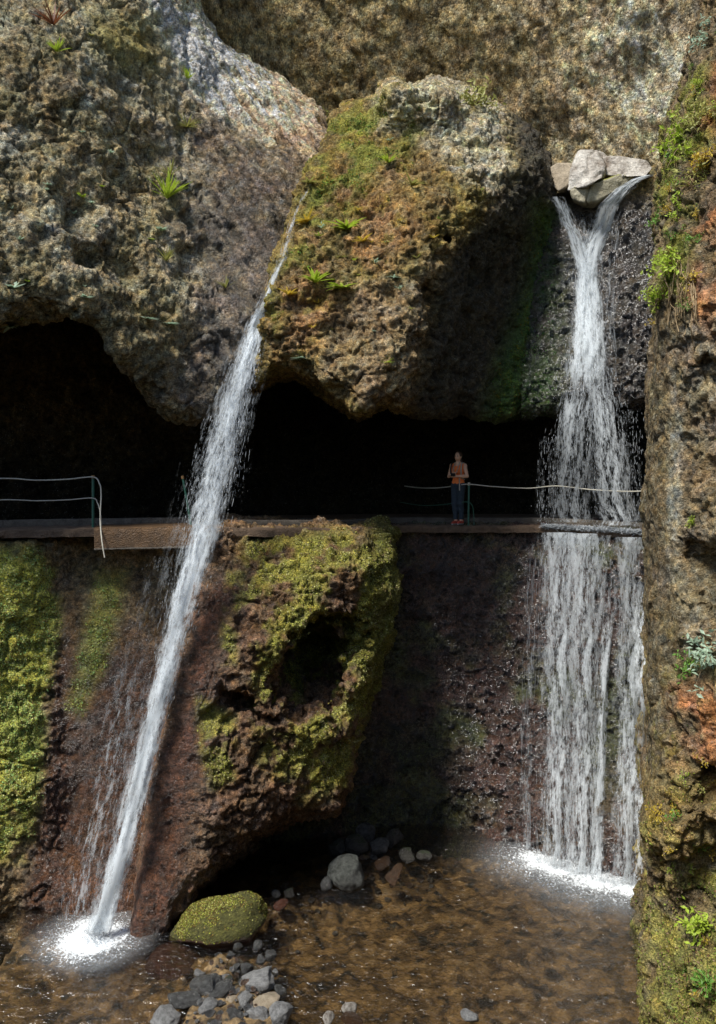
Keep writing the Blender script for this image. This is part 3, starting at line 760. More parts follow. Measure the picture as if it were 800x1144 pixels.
bp = nd(nt, 'ShaderNodeBump'); bp.inputs['Distance'].default_value = 0.06; bp.inputs['Strength'].default_value = 0.9
lk(nt, mth(nt, 'ADD', n1.outputs['Fac'], mth(nt, 'MULTIPLY', n2.outputs['Fac'], 0.25)), bp.inputs['Height'])
tr = nd(nt, 'ShaderNodeBsdfRefraction'); tr.inputs['Color'].default_value = (0.85, 0.8, 0.7, 1); tr.inputs['IOR'].default_value = 1.15; tr.inputs['Roughness'].default_value = 0.0
tp = nd(nt, 'ShaderNodeBsdfTransparent'); tp.inputs['Color'].default_value = (0.88, 0.82, 0.7, 1)
gl = nd(nt, 'ShaderNodeBsdfGlossy'); gl.inputs['Roughness'].default_value = 0.17; lk(nt, bp.outputs[0], gl.inputs['Normal'])
fr = nd(nt, 'ShaderNodeFresnel'); fr.inputs['IOR'].default_value = 1.33; lk(nt, bp.outputs[0], fr.inputs['Normal'])
mx = nd(nt, 'ShaderNodeMixShader'); lk(nt, maprange(nt, fr.outputs[0], 0, 0.6, 0.1, 1.0), mx.inputs[0]); lk(nt, tp.outputs[0], mx.inputs[1]); lk(nt, gl.outputs[0], mx.inputs[2])
df = nd(nt, 'ShaderNodeBsdfDiffuse'); df.inputs['Color'].default_value = (0.8, 0.84, 0.86, 1)
fm = mth(nt, 'ADD', af.outputs['Fac'], mth(nt, 'MULTIPLY', mth(nt, 'SUBTRACT', n3.outputs['Fac'], 0.5), 4.5))
ff = mth(nt, 'MULTIPLY', maprange(nt, fm, 0.62, 1.05), maprange(nt, af.outputs['Fac'], 0.02, 0.4))
# milky aerated water around the foam, plus silver reflection painted in on the right
milk_sheen = mth(nt, 'MAXIMUM', ff, mth(nt, 'MULTIPLY', mth(nt, 'MAXIMUM', mth(nt, 'SUBTRACT', af.outputs['Fac'], 0.1), 0.0), 0.3), True)
mx2 = nd(nt, 'ShaderNodeMixShader'); lk(nt, milk_sheen, mx2.inputs[0]); lk(nt, mx.outputs[0], mx2.inputs[1]); lk(nt, df.outputs[0], mx2.inputs[2])
out(nt, mx2.outputs[0]); M_WATER = m
wo_ = mesh_obj('water', np.stack([GX, GY, Zw], -1).reshape(-1, 3), grid_faces(len(gx), len(gy)), M_WATER)
set_attr(wo_, 'foam', foam.ravel()); tag(wo_, kind='structure')
# ------------------------------------------------------------------ shared small materials
def plain(name, c, rough=0.7, var=0.25, scale=20, spec=0.5, bump=0.0, transl=0.0, metallic=0.0):
    m, nt = new_mat(name); tc = nd(nt, 'ShaderNodeTexCoord')
    n = noise(nt, scale, 5, 0.65, tc.outputs['Object'])
    cr = ramp(nt, n.outputs['Fac'], [(0.3, tuple(x * (1 - var) for x in c)), (0.5, c), (0.7, tuple(min(1, x * (1 + var)) for x in c))])
    b = nd(nt, 'ShaderNodeBsdfPrincipled'); lk(nt, cr.outputs[0], b.inputs['Base Color']); b.inputs['Roughness'].default_value = rough
    b.inputs['Specular IOR Level'].default_value = spec; b.inputs['Metallic'].default_value = metallic
    if bump:
        bp = nd(nt, 'ShaderNodeBump'); bp.inputs['Distance'].default_value = bump; lk(nt, n.outputs['Fac'], bp.inputs['Height']); lk(nt, bp.outputs[0], b.inputs['Normal'])
    sh = b.outputs[0]
    if transl:
        t = nd(nt, 'ShaderNodeBsdfTranslucent'); lk(nt, cr.outputs[0], t.inputs['Color'])
        mx = nd(nt, 'ShaderNodeMixShader'); mx.inputs[0].default_value = transl; lk(nt, sh, mx.inputs[1]); lk(nt, t.outputs[0], mx.inputs[2]); sh = mx.outputs[0]
    out(nt, sh); return m

bpy.context.view_layer.update()
_rk = [bpy.data.objects[k] for k in ROCKS if k not in ('cave_wall',)]
def hit(px, py, objs=None):
    d = Vector(((px - CX) / FPX, 1.0, -(py - HY) / FPX)); best = 99.0; who = None; nn = None
    for o in (objs or _rk):
        ok, loc, nrm, _ = o.ray_cast(Vector((0, 0, CZ)), d)
        if ok and loc.y < best: best = loc.y; who = o; nn = nrm
    return best, nn

# ------------------------------------------------------------------ falling water
def path3(pts, back=0.12):
    """pts: (px, py, Y or None, half width px) -> world points and half widths, kept in front of the rock"""
    A = []
    for px, py, Y, hw in pts:
        h, _ = hit(px, py)
        y = h - back if Y is None else min(Y, h - back)
        if 585 < py < 602: y = min(y, Y or 99, edge_y(px) - 0.06) if px > 400 else y
        p = P3(px, py, y); A.append([p[0], p[1], p[2], hw / FPX * y])
    return np.array(A)
def edge_y(px): return float(np.interp(px, [e[0] for e in EDGE], [e[1] for e in EDGE]))
def smooth_path(A, step=0.06, k=9):
    R = resample(A, step)
    for c in range(1, 4):
        pad = np.r_[np.full(k, R[0, c]), R[:, c], np.full(k, R[-1, c])]
        R[:, c] = np.convolve(pad, np.ones(2 * k + 1) / (2 * k + 1), 'valid')
    return R
def samp(R, s):
    x = np.clip(s, 0, 1) * (len(R) - 1); i = np.minimum(x.astype(int), len(R) - 2); f = (x - i)[..., None]
    return R[i] * (1 - f) + R[i + 1] * f
def tubes(C, rad, sides=3):
    """C (n,k,3) centre lines, rad (n,k)"""
    n, k, _ = C.shape
    a = np.arange(sides) / sides * 2 * math.pi + 0.5
    off = np.stack([np.cos(a), np.sin(a), 0 * a], -1)
    V = C[:, :, None, :] + off[None, None] * rad[:, :, None, None]
    V = V.reshape(-1, 3)
    b = (np.arange(n) * k * sides)[:, None, None] + (np.arange(k - 1) * sides)[None, :, None]
    j = np.arange(sides); j2 = (j + 1) % sides
    F = np.stack([b + j, b + j2, b + j2 + sides, b + j + sides], -1).reshape(-1, 4)
    return V, F
def water_strands(R, n, length, rad, spread=0.42, t=(0, 1), K=6, depth=0.5, wob=0.01, flat=False, clump=True):
    L = len(R) * 0.06; off_r = RNG.random() * 40
    s0 = t[0] + RNG.random(n) * (t[1] - t[0]); ln = length[0] + RNG.random(n) ** 2 * (length[1] - length[0])
    s = s0[:, None] + (np.arange(K) / (K - 1))[None] * (ln / L)[:, None]
    s = np.minimum(s, t[1])
    B = samp(R, s)
    u = (RNG.random(n) * 2 - 1) if flat else np.clip(RNG.normal(0, spread, n), -1.6, 1.6)
    kc = np.sort(RNG.random(9) * 2.4 - 1.2)                       # water gathers into uneven bundles
    near_k = kc[np.argmin(np.abs(u[:, None] - kc[None]), axis=1)]
    u = u + (near_k - u) * 0.55 * RNG.random(n)
    if clump:
        nz = fbm(np.stack([u * 2.5 + off_r, s0 * L * 1.5, 0 * u], -1).astype(F32), 1.0, 3, 0.6); keep = nz > -0.12 - 0.35 * RNG.random(n)
    C = B[..., :3].copy()
    C[..., 0] += u[:, None] * B[..., 3] + np.sin(s * L * 4 + RNG.random(n)[:, None] * 6) * wob
    dep = -RNG.random(n) * depth
    C[..., 1] += dep[:, None] * B[..., 3] * 0.6
    r = (rad[0] + RNG.random(n) ** 2 * (rad[1] - rad[0]))[:, None] * np.sin(np.linspace(0.08, math.pi - 0.08, K))[None]
    return (C[keep], r[keep]) if clump else (C, r)
def water_mat(name, alpha, col_=(0.86, 0.9, 0.93)):
    m, nt = new_mat(name); tc = nd(nt, 'ShaderNodeTexCoord')
    mp = nd(nt, 'ShaderNodeMapping'); mp.inputs['Scale'].default_value = (1, 1, 0.22); lk(nt, tc.outputs['Object'], mp.inputs[0])
    n = noise(nt, 26, 4, 0.7, mp.outputs[0])
    d = nd(nt, 'ShaderNodeBsdfDiffuse'); d.inputs['Color'].default_value = col_ + (1,)
    t = nd(nt, 'ShaderNodeBsdfTranslucent'); t.inputs['Color'].default_value = col_ + (1,)
    g = nd(nt, 'ShaderNodeBsdfGlossy'); g.inputs['Roughness'].default_value = 0.15
    a = nd(nt, 'ShaderNodeMixShader'); a.inputs[0].default_value = 0.45; lk(nt, d.outputs[0], a.inputs[1]); lk(nt, t.outputs[0], a.inputs[2])
    b = nd(nt, 'ShaderNodeMixShader'); b.inputs[0].default_value = 0.12; lk(nt, a.outputs[0], b.inputs[1]); lk(nt, g.outputs[0], b.inputs[2])
    tr = nd(nt, 'ShaderNodeBsdfTransparent')
    mx = nd(nt, 'ShaderNodeMixShader'); lk(nt, maprange(nt, n.outputs['Fac'], 0.35, 0.65, alpha * 0.35, min(1, alpha * 1.3)), mx.inputs[0])
    lk(nt, tr.outputs[0], mx.inputs[1]); lk(nt, b.outputs[0], mx.inputs[2]); out(nt, mx.outputs[0]); return m
def sheet_mat(name):
    m, nt = new_mat(name)
    au = nd(nt, 'ShaderNodeAttribute', attribute_name='flow'); ad = nd(nt, 'ShaderNodeAttribute', attribute_name='dens')
    n1 = noise(nt, 1.0, 4, 0.65, au.outputs['Vector']); 
    mp = nd(nt, 'ShaderNodeMapping'); mp.inputs['Scale'].default_value = (2.7, 4.2, 1); lk(nt, au.outputs['Vector'], mp.inputs[0])
    n2 = noise(nt, 1.0, 4, 0.75, mp.outputs[0], 0.6)
    k = mth(nt, 'ADD', maprange(nt, n1.outputs['Fac'], 0.3, 0.7, -0.7, 0.7), maprange(nt, n2.outputs['Fac'], 0.3, 0.7, -0.5, 0.5))
    mp3 = nd(nt, 'ShaderNodeMapping'); mp3.inputs['Scale'].default_value = (0.3, 0.12, 1); lk(nt, au.outputs['Vector'], mp3.inputs[0])
    n3 = noise(nt, 1.0, 3, 0.6, mp3.outputs[0]); k = mth(nt, 'ADD', k, maprange(nt, n3.outputs['Fac'], 0.3, 0.7, -0.6, 0.4))
    al = mth(nt, 'MULTIPLY', maprange(nt, mth(nt, 'ADD', k, ad.outputs['Fac']), 0.15, 0.95), mth(nt, 'MULTIPLY', ad.outputs['Fac'], 1.35, True))
    d = nd(nt, 'ShaderNodeBsdfDiffuse'); d.inputs['Color'].default_value = (0.86, 0.92, 0.95, 1)
    t = nd(nt, 'ShaderNodeBsdfTranslucent'); t.inputs['Color'].default_value = (0.84, 0.88, 0.91, 1)
    a = nd(nt, 'ShaderNodeMixShader'); a.inputs[0].default_value = 0.4; lk(nt, d.outputs[0], a.inputs[1]); lk(nt, t.outputs[0], a.inputs[2])
    tr = nd(nt, 'ShaderNodeBsdfTransparent')
    mx = nd(nt, 'ShaderNodeMixShader'); lk(nt, al, mx.inputs[0]); lk(nt, tr.outputs[0], mx.inputs[1]); lk(nt, a.outputs[0], mx.inputs[2]); out(nt, mx.outputs[0]); return m
M_STR = water_mat('white_water', 0.55); M_DROP = water_mat('water_drops', 0.6); M_SHEET = sheet_mat('water_veil')
def veil(R, dens, bow=0.25, nu=15, off=0.0, wave=0.03):
    n = len(R); u = np.linspace(-1, 1, nu)
    s = np.arange(n) * 0.06
    X = R[:, None, 0] + u[None] * R[:, None, 3] * 1.25
    Y = R[:, None, 1] - off + bow * R[:, None, 3] * (u[None] ** 2 - 1) * 0.8 + wave * vnoise(np.stack(np.broadcast_arrays(u[None] * 3, s[:, None] * 1.2, 0 * s[:, None]), -1).astype(F32))
    Z = np.broadcast_to(R[:, None, 2], X.shape)
    V = np.stack([X, Y, Z], -1).reshape(-1, 3)
    flow = np.stack([(u[None] * R[:, None, 3]) * 14 + off * 50, np.broadcast_to(s[:, None] * 2.3, X.shape), 0 * X], -1).reshape(-1, 3)
    dn = (np.interp(np.linspace(0, 1, n), *dens)[:, None] * (1 - np.abs(u[None]) ** 1.7)).ravel()
    return V, grid_faces(n, nu), flow, dn
def build_veils(name, items, parent):
    Vs, Fs, Us, Ds = [], [], [], []; k = 0
    for V, F, U, D in items: Vs.append(V); Fs.append(F + k); Us.append(U); Ds.append(D); k += len(V)
    o = mesh_obj(name, np.concatenate(Vs), np.concatenate(Fs), M_SHEET, parent)
    U = np.concatenate(Us)
    a = o.data.attributes.new('flow', 'FLOAT_VECTOR', 'POINT'); a.data.foreach_set('vector', U.astype(F32).ravel())
    set_attr(o, 'dens', np.concatenate(Ds)); return o
def build_tubes(name, items, mat, parent, sides=3):
    Vs, Fs = [], []; k = 0
    for C, r in items:
        V, F = tubes(C, r, sides); Vs.append(V); Fs.append(F + k); k += len(V)
    return mesh_obj(name, np.concatenate(Vs), np.concatenate(Fs), mat, parent)

# left fall
lf_top = smooth_path(path3([(350, 185, None, 2), (342, 210, None, 3), (331, 238, None, 3.2), (315, 285, None, 4), (300, 325, None, 6), (289, 352, None, 8), (283, 375, None, 9), (278, 392, None, 10)], 0.3), k=22)
lf_main = smooth_path(path3([(300, 334, None, 6), (291, 352, None, 8), (283, 380, 17.5, 10), (272, 415, 17.2, 14), (262, 450, 17.0, 15), (250, 495, 16.75, 19), (238, 545, 16.55, 20), (226, 595, 16.35, 19), (208, 660, 16.15, 15),
                             (184, 760, 15.95, 12.5), (159, 860, 15.8, 12.5), (134, 960, 15.6, 13), (110, 1047, 15.5, 15)], 0.15))
lf_wide = lf_main.copy(); lf_wide[:, 3] *= 1.75; lf_wide[:, 0] -= lf_wide[:, 3] * 0.12
lf_side = smooth_path(path3([(266, 440, 16.9, 10), (264, 480, 16.9, 14), (260, 520, 16.9, 14), (258, 562, 16.9, 14)], 0.15))
lf_veil = smooth_path(path3([(186, 612, 16.5, 12), (175, 660, 16.4, 16), (150, 760, None, 26), (125, 860, None, 28), (100, 960, None, 26), (88, 1042, None, 24)], 0.12))
wf = empty('waterfall', tuple(P3(350, 185, 19)))
wf.location = (0, 0, 0)
tag(wf, 'narrow slanting white waterfall falling past the concrete footbridge at left', 'waterfall')
build_veils('water_sheet', [veil(lf_top, ([0, .15, .4, .7, .9, 1], [0.1, 0.5, 0.62, 0.8, 1.0, 0])), veil(lf_main, ([0, .04, .12, .2, .35, .5, 1], [0, 1.2, 1.0, 0.75, 0.8, 1.2, 1.4])), veil(lf_main, ([0, .04, .12, .2, .35, .5, 1], [0, 1.0, 0.75, 0.5, 0.55, 0.85, 1.0]), off=0.08, wave=0.06),
                            veil(lf_wide, ([0, .1, .2, .5, 1], [0, 0.35, 0.32, 0.25, 0.3]), off=-0.04, wave=0.06), veil(lf_veil, ([0, .2, 1], [0.1, 0.3, 0.42]))], wf)
build_tubes('strands', [water_strands(lf_top, 160, (0.08, 0.3), (0.002, 0.007), 0.45, (0.1, 1)), water_strands(lf_main, 1300, (0.06, 0.35), (0.003, 0.011), 0.42, (0, 1)),
                        water_strands(lf_main, 200, (0.06, 0.25), (0.003, 0.007), 0.75, (0.15, 1)), water_strands(lf_veil, 90, (0.1, 0.4), (0.0015, 0.0035), 0.6, (0.02, 1))], M_STR, wf)
build_tubes('droplets', [water_strands(lf_main, 1400, (0.03, 0.2), (0.003, 0.011), 0.55, (0.08, 0.42), K=4, depth=1.5), water_strands(lf_main, 1100, (0.03, 0.16), (0.003, 0.009), 0.7, (0.08, 0.98), K=4, depth=1.5), water_strands(lf_side, 260, (0.03, 0.16), (0.004, 0.009), 0.5, (0, 1), K=4),
                         water_strands(lf_veil, 320, (0.02, 0.1), (0.002, 0.005), 0.7, (0, 1), K=4)], M_DROP, wf)

# right fall
ra = smooth_path(path3([(622, 214, 19.8, 8), (633, 240, 19.8, 9), (643, 268, None, 8), (651, 290, None, 9), (655, 315, None, 9), (656, 338, None, 8)], 0.1))
rb = smooth_path(path3([(726, 194, 19.6, 5), (712, 199, 19.5, 8), (698, 210, 19.4, 10), (683, 229, 19.5, 11), (671, 254, None, 11), (662, 280, None, 11), (657, 308, None, 11), (656, 335, None, 9)], 0.1))
rm = smooth_path(path3([(657, 284, None, 9), (656, 310, None, 12), (657, 340, None, 14), (657, 380, 19.2, 18), (656, 420, 19.0, 24), (655, 450, 18.9, 30)], 0.1))
rl = smooth_path(path3([(650, 420, 18.95, 17), (643, 480, 18.8, 22), (640, 540, 19.0, 24), (640, 584, 19.3, 26), (640, 589.5, 19.45, 26)], 0.1))
rr = smooth_path(path3([(668, 400, 18.95, 12), (675, 450, 18.75, 17), (682, 510, 18.55, 20), (688, 560, 18.5, 23), (692, 585, 18.7, 26), (692, 591, 18.75, 26)], 0.1))
rs = smooth_path(path3([(612, 480, 18.9, 8), (612, 590, 18.8, 14)], 0.1)); rs2 = smooth_path(path3([(706, 450, 18.5, 10), (708, 595, 18.2, 12)], 0.1))
thr = smooth_path(path3([(690, 240, None, 4), (684, 300, None, 5), (680, 360, None, 8), (682, 430, None, 14)], 0.06))
low = []
for pts, n in (([(628, 587, None, 24), (628, 592, None, 24), (626, 700, None, 22), (624, 820, None, 20), (622, 900, 18.3, 20), (622, 972, 18.1, 20)], 1),
               ([(655, 588, None, 24), (655, 593, None, 24), (654, 700, None, 22), (652, 820, None, 22), (650, 960, 17.9, 22), (650, 981, 17.85, 22)], 1),
               ([(682, 590, None, 20), (682, 594, None, 20), (680, 680, None, 10), (674, 760, None, 6), (670, 860, None, 6), (667, 960, None, 9), (667, 985, 17.7, 10)], 2),
               ([(706, 592, None, 18), (706, 596, None, 18), (706, 700, None, 18), (704, 820, None, 18), (702, 900, 17.5, 20), (700, 991, 17.4, 20)], 1),
               ([(598, 600, None, 10), (594, 700, None, 9), (590, 800, None, 9), (588, 900, None, 9), (590, 955, None, 9)], 3),
               ([(716, 640, 17.6, 9), (717, 760, 17.4, 11), (716, 880, 17.3, 12), (714, 992, 17.2, 12)], 4)):
    low.append((smooth_path(path3(pts, 0.1)), n))
wf2 = empty('waterfall')
tag(wf2, 'broad white waterfall below the pale stones, crossing the ledge beside the right cliff', 'waterfall')
film = smooth_path(path3([(668, 232, None, 26), (664, 262, None, 30), (664, 310, None, 34), (668, 380, None, 38), (672, 440, None, 40)], 0.05))
V = [veil(film, ([0, .15, .5, 1], [0.1, 0.3, 0.3, 0.2])), veil(ra, ([0, .3, .8, 1], [0.6, 1.1, 1.4, 0])), veil(rb, ([0, .3, .8, 1], [0.8, 1.3, 1.5, 0])), veil(rm, ([0, .22, .35, .8, 1], [0, 1.6, 1.6, 1.0, 0])), veil(rm, ([0, .25, .35, .75, 1], [0, 1.2, 1.1, 0.7, 0]), off=0.07),
     veil(rl, ([0, .2, .4, 1], [0, 0.9, 0.7, 0.55])), veil(rr, ([0, .25, .4, 1], [0, 0.85, 0.75, 0.65])), veil(rs, ([0, 1], [0.1, 0.2])), veil(rs2, ([0, 1], [0.15, 0.25]))]
S = [water_strands(ra, 110, (0.12, 0.5), (0.004, 0.014), 0.45), water_strands(rb, 200, (0.12, 0.5), (0.004, 0.016), 0.45), water_strands(rm, 700, (0.06, 0.3), (0.003, 0.013), 0.42),
     water_strands(rl, 420, (0.05, 0.25), (0.003, 0.009), 0.5), water_strands(rr, 600, (0.05, 0.25), (0.003, 0.011), 0.42), water_strands(thr, 60, (0.2, 0.8), (0.003, 0.007), 0.5)]
D = [water_strands(rm, 500, (0.03, 0.15), (0.004, 0.012), 0.7, K=4, depth=1.5), water_strands(rl, 650, (0.03, 0.16), (0.003, 0.009), 0.7, K=4, depth=1.2), water_strands(rr, 750, (0.03, 0.16), (0.003, 0.009), 0.7, K=4, depth=1.2),
     water_strands(rs, 260, (0.03, 0.15), (0.003, 0.008), 0.7, K=4), water_strands(rs2, 260, (0.03, 0.15), (0.003, 0.008), 0.7, K=4)]
for R, n in low:
    if n == 1:
        V.append(veil(R, ([0, .1, .3, .6, 1], [0.85, 0.75, 0.66, 0.62, 0.66]), wave=0.05)); V.append(veil(R, ([0, .1, .5, 1], [0.7, 0.5, 0.45, 0.55]), wave=0.05, off=0.06)); S.append(water_strands(R, 150, (0.04, 0.16), (0.002, 0.005), 0.6, flat=True)); D.append(water_strands(R, 420, (0.02, 0.1), (0.002, 0.006), 0.6, K=4, flat=True))
    elif n == 2:
        V.append(veil(R, ([0, .2, .4, 1], [0.4, 0.5, 0.95, 0.85]))); S.append(water_strands(R, 160, (0.08, 0.4), (0.003, 0.008), 0.4))
    elif n == 3:
        V.append(veil(R, ([0, .3, 1], [0.2, 0.32, 0.35]))); S.append(water_strands(R, 110, (0.2, 1.2), (0.002, 0.006), 0.6))
    else:
        V.append(veil(R, ([0, .2, .5, 1], [0.15, 0.75, 0.6, 0.45]), wave=0.05)); S.append(water_strands(R, 60, (0.2, 0.7), (0.002, 0.006), 0.5))
build_veils('water_sheet', V, wf2); build_tubes('strands', S, M_STR, wf2); build_tubes('droplets', D, M_DROP, wf2)
# water breaking along the ledge
E1 = smooth_path(path3([(605, 590, None, 1), (640, 591, None, 1), (680, 594, None, 1), (722, 598, None, 1)], 0.0)); 
pl = resample(plan, 0.05); sel = pl[(pl[:, 0] > (605 - CX) / FPX * 19.8) & (pl[:, 0] < (724 - CX) / FPX * 18.1)]
n = 3200; i = RNG.integers(0, len(sel), n)
B = np.c_[sel[i, 0] + RNG.normal(0, .03, n), sel[i, 1] - 0.05 + RNG.normal(0, 0.04, n), 0.01 + RNG.normal(0, 0.025, n)]
C = B[:, None, :] + np.linspace(-1, 1, 4)[None, :, None] * (RNG.normal(0, 1, (n, 3)) * np.array([0.05, 0.03, 0.018]))[:, None, :]
r = (0.005 + 0.013 * RNG.random(n))[:, None] * np.array([0.3, 1, 1, .3])[None]
build_tubes('splash', [(C, r)], M_DROP, wf2)
def splash(parent, centres, n, up, outw, size=(0.004, 0.014)):
    c = centres[RNG.integers(0, len(centres), n)]
    a = RNG.random(n) * 2 * math.pi; h = RNG.random(n) ** 1.6
    rad = np.abs(RNG.normal(0, outw, n))
    B = np.c_[c[:, 0] + np.cos(a) * rad, c[:, 1] + np.sin(a) * rad * 0.9, WATER_Z + 0.01 + h * up * np.exp(-rad / outw * 0.7)]
    d = np.c_[np.cos(a) * 0.5, np.sin(a) * 0.5, RNG.random(n)] * (0.015 + 0.05 * RNG.random(n))[:, None]
    C = B[:, None, :] + np.linspace(-1, 1, 4)[None, :, None] * d[:, None, :]
    C[..., 2] = np.maximum(C[..., 2], WATER_Z)
    r = (size[0] + (size[1] - size[0]) * RNG.random(n) ** 2)[:, None] * np.array([0.4, 1, 1, .4])[None]
    build_tubes('splash', [(C, r)], M_DROP, parent)
splash(wf, np.array([[LF[0] + 0.05, LF[1], 0], [LF[0] + 0.15, LF[1] - 0.1, 0]]), 1100, 0.42, 0.16, (0.003, 0.009))
splash(wf2, np.array([list(RF[k][:2] * (1 - t) + RF[k + 1][:2] * t) + [0] for k in range(4) for t in np.linspace(0, 1, 8)]), 1800, 0.3, 0.13, (0.002, 0.007))

# ------------------------------------------------------------------ stones
def stone_mesh(seed, sub=4, angular=0.5, rough=0.1):
    bm = bmesh.new(); bmesh.ops.create_icosphere(bm, subdivisions=sub, radius=1)
    V = np.array([v.co[:] for v in bm.verts]); rg = np.random.default_rng(seed)
    for _ in range(10):                                           # worn flat facets
        d = rg.normal(0, 1, 3); d /= np.linalg.norm(d); lim = 1 - angular * (0.15 + 0.35 * rg.random())
        t = V @ d; V = V - np.maximum(t - lim, 0)[:, None] * d * 0.92
    o3 = rg.random(3) * 30
    Nn = V / np.linalg.norm(V, axis=1, keepdims=True)
    V = V + Nn * (fbm((V + o3).astype(F32), 1.1, 3) * 0.2 + fbm((V + o3).astype(F32), 4, 4, 0.6) * rough)[:, None]
    for i, v in enumerate(bm.verts): v.co = V[i]
    return bm
def stone_mat(name, a, b2, rough=0.6, moss=None, scale=3.0, bump=0.03):
    m, nt = new_mat(name); tc = nd(nt, 'ShaderNodeTexCoord'); v = tc.outputs['Object']
    n1 = noise(nt, scale, 8, 0.7, v); n2 = noise(nt, scale * 9, 5, 0.7, v)
    c = ramp(nt, n1.outputs['Fac'], [(0.33, a), (0.62, b2)])
    c2 = mixc(nt, 0.8, c.outputs[0], maprange(nt, n2.outputs['Fac'], 0.3, 0.7, 0.5, 1.45), 'MULTIPLY')
    b = nd(nt, 'ShaderNodeBsdfPrincipled')
    if moss:
        ge = nd(nt, 'ShaderNodeNewGeometry'); sx = nd(nt, 'ShaderNodeSeparateXYZ'); lk(nt, ge.outputs['Normal'], sx.inputs[0])
        mk = maprange(nt, mth(nt, 'ADD', sx.outputs[2], mth(nt, 'MULTIPLY', mth(nt, 'SUBTRACT', n1.outputs['Fac'], 0.5), 1.4)), moss[1], moss[1] + 0.35)
        n6 = noise(nt, scale * 5, 6, 0.7, v)
        mcol = ramp(nt, n6.outputs['Fac'], [(0.3, tuple(x * 0.35 for x in moss[0])), (0.5, moss[0]), (0.7, tuple(x * 1.8 for x in moss[0]))])
        c2 = mixc(nt, mk, c2, mcol.outputs[0]); lk(nt, maprange(nt, mk, 0, 1, rough, 0.95), b.inputs['Roughness'])
    else: b.inputs['Roughness'].default_value = rough
    lk(nt, c2, b.inputs['Base Color'])
    bp = nd(nt, 'ShaderNodeBump'); bp.inputs['Distance'].default_value = bump; lk(nt, mth(nt, 'ADD', n1.outputs['Fac'], n2.outputs['Fac']), bp.inputs['Height']); lk(nt, bp.outputs[0], b.inputs['Normal'])
    out(nt, b.outputs[0]); return m
MS = {
    'moss': stone_mat('mossy_stone', (0.13, 0.05, 0.025), (0.2, 0.1, 0.05), 0.35, ((0.13, 0.125, 0.03), -0.3), 2.2, 0.14),
    'grey': stone_mat('grey_stone', (0.1, 0.1, 0.098), (0.34, 0.34, 0.33), 0.4),
    'mottled': stone_mat('mottled_stone', (0.045, 0.05, 0.04), (0.2, 0.21, 0.19), 0.5, None, 5.0, 0.08),
    'wetgrey': stone_mat('wet_grey_stone', (0.03, 0.03, 0.028), (0.12, 0.12, 0.115), 0.1),
    'brown': stone_mat('wet_brown_stone', (0.03, 0.018, 0.01), (0.075, 0.04, 0.02), 0.12),
    'red': stone_mat('reddish_stone', (0.04, 0.018, 0.01), (0.1, 0.04, 0.025), 0.15),
    'pale': stone_mat('pale_stone', (0.16, 0.12, 0.085), (0.74, 0.7, 0.62), 0.7, None, 1.6, 0.06),
    'palegreen': stone_mat('pale_mossy_stone', (0.3, 0.26, 0.16), (0.5, 0.46, 0.33), 0.5, ((0.22, 0.22, 0.05), 0.45)),
    'dark': stone_mat('dark_mossy_stone', (0.03, 0.028, 0.024), (0.075, 0.07, 0.06), 0.25, ((0.025, 0.035, 0.012), 0.7)),
    'beige': stone_mat('beige_stone', (0.3, 0.24, 0.16), (0.46, 0.38, 0.27), 0.7),
}
def stone(name, px, py, z, sx, sz, sy, mat, seed, rot=(0, 0, 0), ang=0.5, label=None, cat='stone', group=None, Y=None):
    """px, py: middle of the foot; sizes in metres"""
    p = PZ(px, py, z) if Y is None else P3(px, py, Y)
    o = bm_obj(name, stone_mesh(seed, 4 if sx > 0.35 else 3, ang), MS[mat], smooth=True)
    o.scale = (sx / 2, sy / 2, sz / 2); o.rotation_euler = [math.radians(a) for a in rot]
    o.location = (p[0], p[1] + sy * 0.3, p[2] + sz * 0.32)
    return tag(o, label, cat, group)
W = WATER_Z
stone('boulder', 240, 1080, W - 0.46, 1.95, 1.25, 1.4, 'moss', 8, (4, -24, 12), 1.6, 'low rounded boulder covered in yellow-green moss beside the pebbles in the stream', 'boulder')
stone('boulder', 192, 1100, W - 0.55, 1.0, 0.6, 0.9, 'red', 5, (0, 10, 0), 0.5, 'wet reddish rock half under water left of the mossy boulder', 'boulder')
stone('boulder', 388, 996, W - 0.05, 0.82, 0.76, 0.7, 'mottled', 9, (0, 5, 20), 0.7, 'round grey boulder standing at the pool edge with its reflection below', 'boulder')
stone('boulder', 442, 992, W - 0.02, 0.55, 0.56, 0.5, 'brown', 15, (0, 25, 10), 1.9, 'wet angular dark brown rock right of the round grey boulder', 'boulder')
BK = 'dark stones piled under the recess wall'
for i, (x, y, s, h, mt, lb) in enumerate([(398, 958, 0.6, 0.5, 'dark', 'dark rock behind the round grey boulder in the shade'), (424, 958, 0.62, 0.42, 'wetgrey', 'dark grey shiny rock between the round boulder and the recess wall'), (428, 972, 0.4, 0.3, 'brown', 'small brown wet rock wedged behind the angular brown rock'),
      (455, 964, 0.5, 0.3, 'dark', 'flat dark rock with green film right of the pile'), (474, 962, 0.4, 0.24, 'dark', 'small flat rock at the right end of the dark pile'), (378, 955, 0.45, 0.4, 'dark', 'dark rock at the left end of the pile under the lower boulder'),
      (408, 940, 0.5, 0.45, 'wetgrey', 'dark grey rock at the back of the pile'), (440, 946, 0.5, 0.4, 'dark', 'blackish rock at the back of the pile near the recess wall')]):
    stone('rock', x, y, W + 0.02, s, h, s * 0.8, mt, 40 + i, (0, i * 7 - 20, i * 31), 0.9, lb, 'rock', BK)
stone('stone', 365, 995, W, 0.26, 0.3, 0.25, 'wetgrey', 61, (0, 20, 0), .5, 'small grey stone leaning on the left side of the round grey boulder', 'stone')
